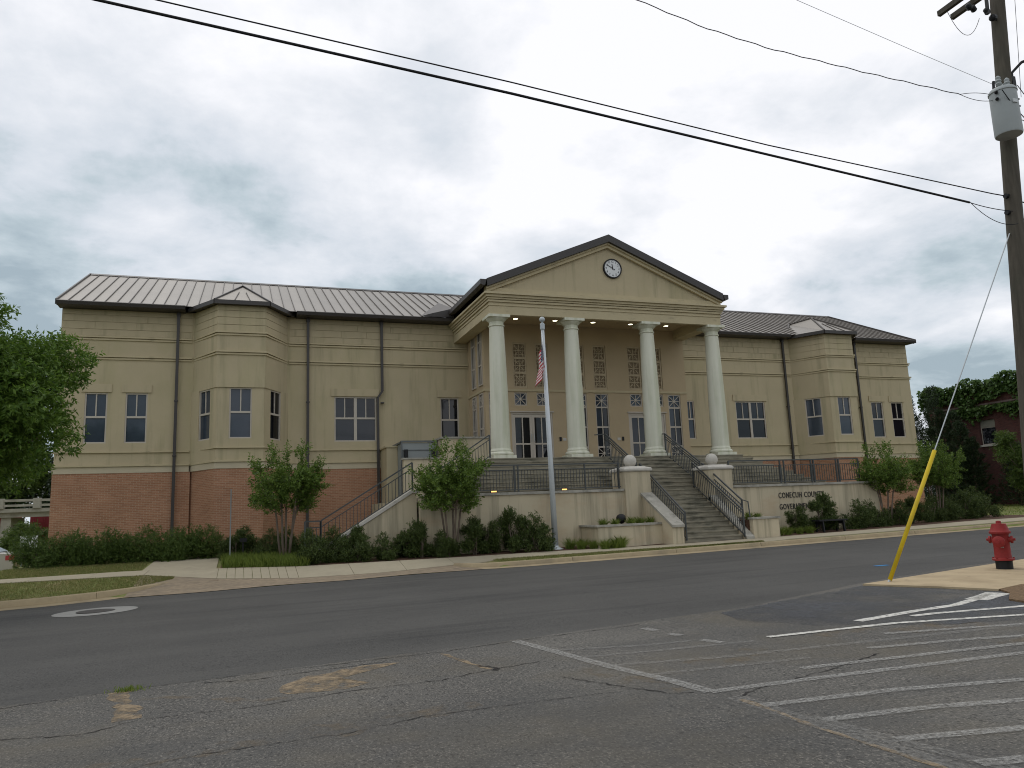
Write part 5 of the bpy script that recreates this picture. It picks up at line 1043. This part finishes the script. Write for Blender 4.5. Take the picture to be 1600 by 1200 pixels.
def conifer(label, loc, H, R, n, seed, spires=3, group='dark evergreens beside the ivy building'):
    g = np.random.default_rng(seed); O = []; Dd = []; mb = MB(); mb.tube([(0, 0, -.2), (0, 0, H*.8)], [R*.09, .03], 7)
    for s in range(spires):
        cx_, cy_ = (g.uniform(-.5, .5)*R, g.uniform(-.5, .5)*R) if s else (0, 0); h = H*(1 if s == 0 else g.uniform(.7, .95)); m_ = n//spires
        t = g.uniform(0, 1, m_)**.8; rad = R*(.62 if spires > 1 else 1)*(1-t)**.75*(.75+.3*np.sin(t*40+g.uniform(0, 6)))*g.uniform(.5, 1, m_)**.5; a = g.uniform(0, 6.28, m_)
        O.append(np.stack([cx_+rad*np.cos(a), cy_+rad*np.sin(a), .3+t*(h-.3)], 1)); Dd.append(unit(np.stack([np.cos(a), np.sin(a), np.full(m_, .9)], 1)+g.normal(size=(m_, 3))*.35))
    P, Dv = twig_leaves(np.concatenate(O), np.concatenate(Dd), .32, 8, .45); r = plant('evergreen_tree', label, 'tree', leaves_mesh('crown', P, Dv, .16, .045, L_DARK), mesh_of(mb, BARK), 'trunk', group); r.location = loc; ORG[r.name] = Vector(loc)
for i, (x, y, H, R, n, sp, lb) in enumerate([(48.9, 45.3, 8.6, 1.7, 1400, 3, 'pointed dark evergreen directly behind the right corner of the building'), (46.2, 40.8, 8.6, 1.9, 1500, 3, 'pointed evergreen against the ivy corner'), (46.0, 39.2, 6.6, 2.2, 1500, 2, 'broad dark evergreen left of the boarded window'), (45.2, 37.4, 4.6, 2.0, 1300, 2, 'low dark evergreen below the boarded window'), (45.6, 34.6, 4.0, 2.3, 1300, 3, 'low dark evergreen below the ivy wall'), (44.6, 39.8, 5.5, 2.1, 1300, 2, 'dark evergreen behind the last bed shrub'), (46.5, 33.0, 3.6, 2.2, 1200, 3, 'low dark evergreen farthest right at the wall')]):
    conifer(lb, (x, y, .4), H, R, n, 60+i, sp)
bigtree('leafy_tree', 'loose dark green tree at the right edge behind the hydrant', (44.3, 32.7, .6), 1.0, 1.9, 4.2, 2300, 77, L_HEDGE, .15, .05, 24, 9, .45, .15)
# ------------------------------------------------------------------ left background: viaduct, boxcars, trees, car, bush, sign
va = thing('overpass', 'concrete road overpass with open balustrade in the far left background', 'bridge', (-15, 60, 0)); OC = overlay(mat('old_concrete', (.33, .315, .26), .9, var=.12), (.15, .14, .11), 1.2, .5, .7, .6)
MB().box(-60, -6, 60, 66, 2.88, 3.12).build('deck', OC, va); MB().box(-60, -6, 60.3, 60.7, 2.55, 2.88).build('girder', OC, va)
MB().box(-60, -6, 59.9, 60.15, 3.58, 3.74).build('top_rail', OC, va); MB().box(-60, -6, 59.92, 60.12, 3.25, 3.4).build('middle_rail', OC, va)
for i in range(16): MB().box(-41+i*2.15, -40.55+i*2.15, 59.86, 60.2, 3.12, 3.8).build('balustrade_post', OC, va)
for i in range(4): MB().box(-33.6+i*6.2, -33.0+i*6.2, 60.5, 64, -1, 2.55).build('pier', OC, va)
RC = overlay(mat('boxcar_red', (.19, .022, .026), .6, var=.12), (.09, .02, .02), 1, .5, .7, .5)
for i, lb in enumerate(('dark red rail boxcar under the overpass, nearer the building', 'dark red rail boxcar under the overpass, farther left')):
    x0, x1 = ((-14.85, -4), (-28, -16.0))[i]
    bc = thing('boxcar', lb, 'rail car', ((x0+x1)/2, 69, -.2), 'boxcars on the track under the overpass'); MB().box(x0, x1, 67.6, 70.4, .75, 3.0).build('body', RC, bc)
    for xx in np.arange(x0+.3, x1, .6): MB().box(xx, xx+.08, 67.55, 67.6, .8, 2.95).build('rib', RC, bc)
    for xx in (x0+1, x0+2, x1-2, x1-1): MB().lathe((xx, 67.9, .25), [(.0, -.05), (.42, -.05), (.42, .08), (0, .08)], 16, axis=(0, 1, 0)).build('wheel', BLACK, bc)
for i, (x, y, H0, R, Hc, lb) in enumerate([(-19.5, 82, 1.5, 4.5, 10, 'dark background tree behind the overpass at the far left'), (-15.5, 80, 1.0, 4.5, 9.5, 'dark background tree behind the overpass near the brick wall'), (-24, 78, 1.5, 5, 11, 'dark background tree behind the overpass, outermost')]):
    bigtree('background_tree', lb, (x, y, 0), H0, R, Hc, 1500, 90+i, L_DARK if i else L_HEDGE, .42, .16, 24, 8, 1.1, .25, 'trees beyond the overpass')
bigtree('roadside_bush', 'green rounded bush in front of the overpass beside the brick wall', (-9.75, 45, -.45), .3, 1.5, 2.4, 1500, 97, L_HEDGE, .13, .045, 22, 9, .4, .05, None, 'bush')
sb = thing('sign_board', 'small white sign board on two posts behind the hedge end', 'sign', (-7.35, 33.4, 0)); MB().box(-7.62, -7.05, 33.4, 33.44, .98, 1.43).build('board', mat('sign_white', (.62, .62, .60), .6), sb)
for x in (-7.58, -7.12): MB().box(x, x+.05, 33.441, 33.49, -.4, 1.4).build('post', STEEL, sb)
MB().box(-7.30, -7.27, 33.39, 33.399, 1.15, 1.36).build('marking', BLACK, sb)
# parked sedan, mostly out of frame
CY = 37.6; cz = -.26; cr = thing('parked_car', 'pale beige sedan parked at the left edge with its tail lamp showing', 'car', (-11.2, CY, cz)); X1 = -8.5
CP = mat('car_beige', (.46, .42, .36), .25, .3, var=.02, spec=.6); 
def carp(x, z): return (X1-x, CY, cz+z)
body = [(.05, .35), (.0, .55), (.05, .80), (.12, .98), (.75, 1.04), (1.1, 1.02), (3.3, .98), (4.4, .82), (4.62, .6), (4.6, .3), (3.95, .25), (.5, .25)]
vs = []; fs = []; nb2 = len(body)
for j, (yo, sc, dzz) in enumerate(((-.88, .975, 0), (-.80, 1.0, .02), (.80, 1.0, .02), (.88, .975, 0))):
    for x, z in body: vs.append((X1-((x-2.3)*sc+2.3), CY+yo, cz+z+(dzz if z > .9 else 0)))
for j in range(3): fs += [(j*nb2+i, j*nb2+(i+1) % nb2, (j+1)*nb2+(i+1) % nb2, (j+1)*nb2+i) for i in range(nb2)]
fs += [tuple(range(nb2))[::-1], tuple(range(3*nb2, 4*nb2))]; smooth_by_angle(MB().add(vs, fs).build('body', CP, cr), 40)
gh = [(.62, 1.03), (1.25, 1.42), (2.3, 1.47), (3.35, 1.0)]
def green(yw0, yw1, up=0): 
    return [carp(x, z) for x, z in gh]
vs = []
for yo in (-1, 1):
    for x, z in gh: w = .80 if z < 1.1 else .60; vs.append((X1-x, CY+yo*w, cz+z))
MB().add(vs, [(0, 1, 5, 4), (1, 2, 6, 5), (2, 3, 7, 6), (3, 2, 1, 0), (4, 5, 6, 7)]).build('cabin', CP, cr)
CG = mat('car_glass', (.02, .025, .028), .08, spec=.6)
MB().add([(X1-.68, CY-.74, cz+1.08), (X1-1.20, CY-.56, cz+1.40), (X1-1.20, CY+.56, cz+1.40), (X1-.68, CY+.74, cz+1.08)], [(0, 1, 2, 3)]).build('rear_window', mat('rear_glass', (.10, .15, .17), .1, spec=.6), cr).location.x += .02
MB().add([(X1-1.15, CY-.80, cz+1.08), (X1-1.42, CY-.63, cz+1.38), (X1-2.25, CY-.615, cz+1.42), (X1-2.9, CY-.79, cz+1.06)], [(0, 1, 2, 3)]).build('side_window', CG, cr).location.y -= .012
for s in (-1, 1): MB().box(X1-.35, X1-.06, CY+s*.80-.1, CY+s*.80+.1, cz+.74, cz+.93).build('tail_lamp', mat('tail_red', (.4, .02, .02), .3, spec=.6), cr)
for x in (.95, 3.7):
    for s in (-1, 1):
        w = MB().lathe((X1-x, CY+s*.80, cz+.31), [(.0, -.1), (.27, -.1), (.31, -.07), (.31, .09), (.27, .11), (.20, .105)], 22, axis=(0, s, 0)).build('wheel', BLACK, cr); MB().lathe((X1-x, CY+s*.80, cz+.31), [(.2, .106), (.19, .09), (.05, .10), (.0, .11)], 14, axis=(0, s, 0)).build('rim', STEEL, w)
MB().box(X1-.04, X1+.03, CY-.7, CY+.7, cz+.38, cz+.55).build('bumper', CP, cr)
S.cycles.use_denoising = True; S.cycles.pixel_filter_type = 'BLACKMAN_HARRIS'; S.cycles.filter_width = 1.05
S.cycles.max_bounces = 6; S.cycles.transparent_max_bounces = 16
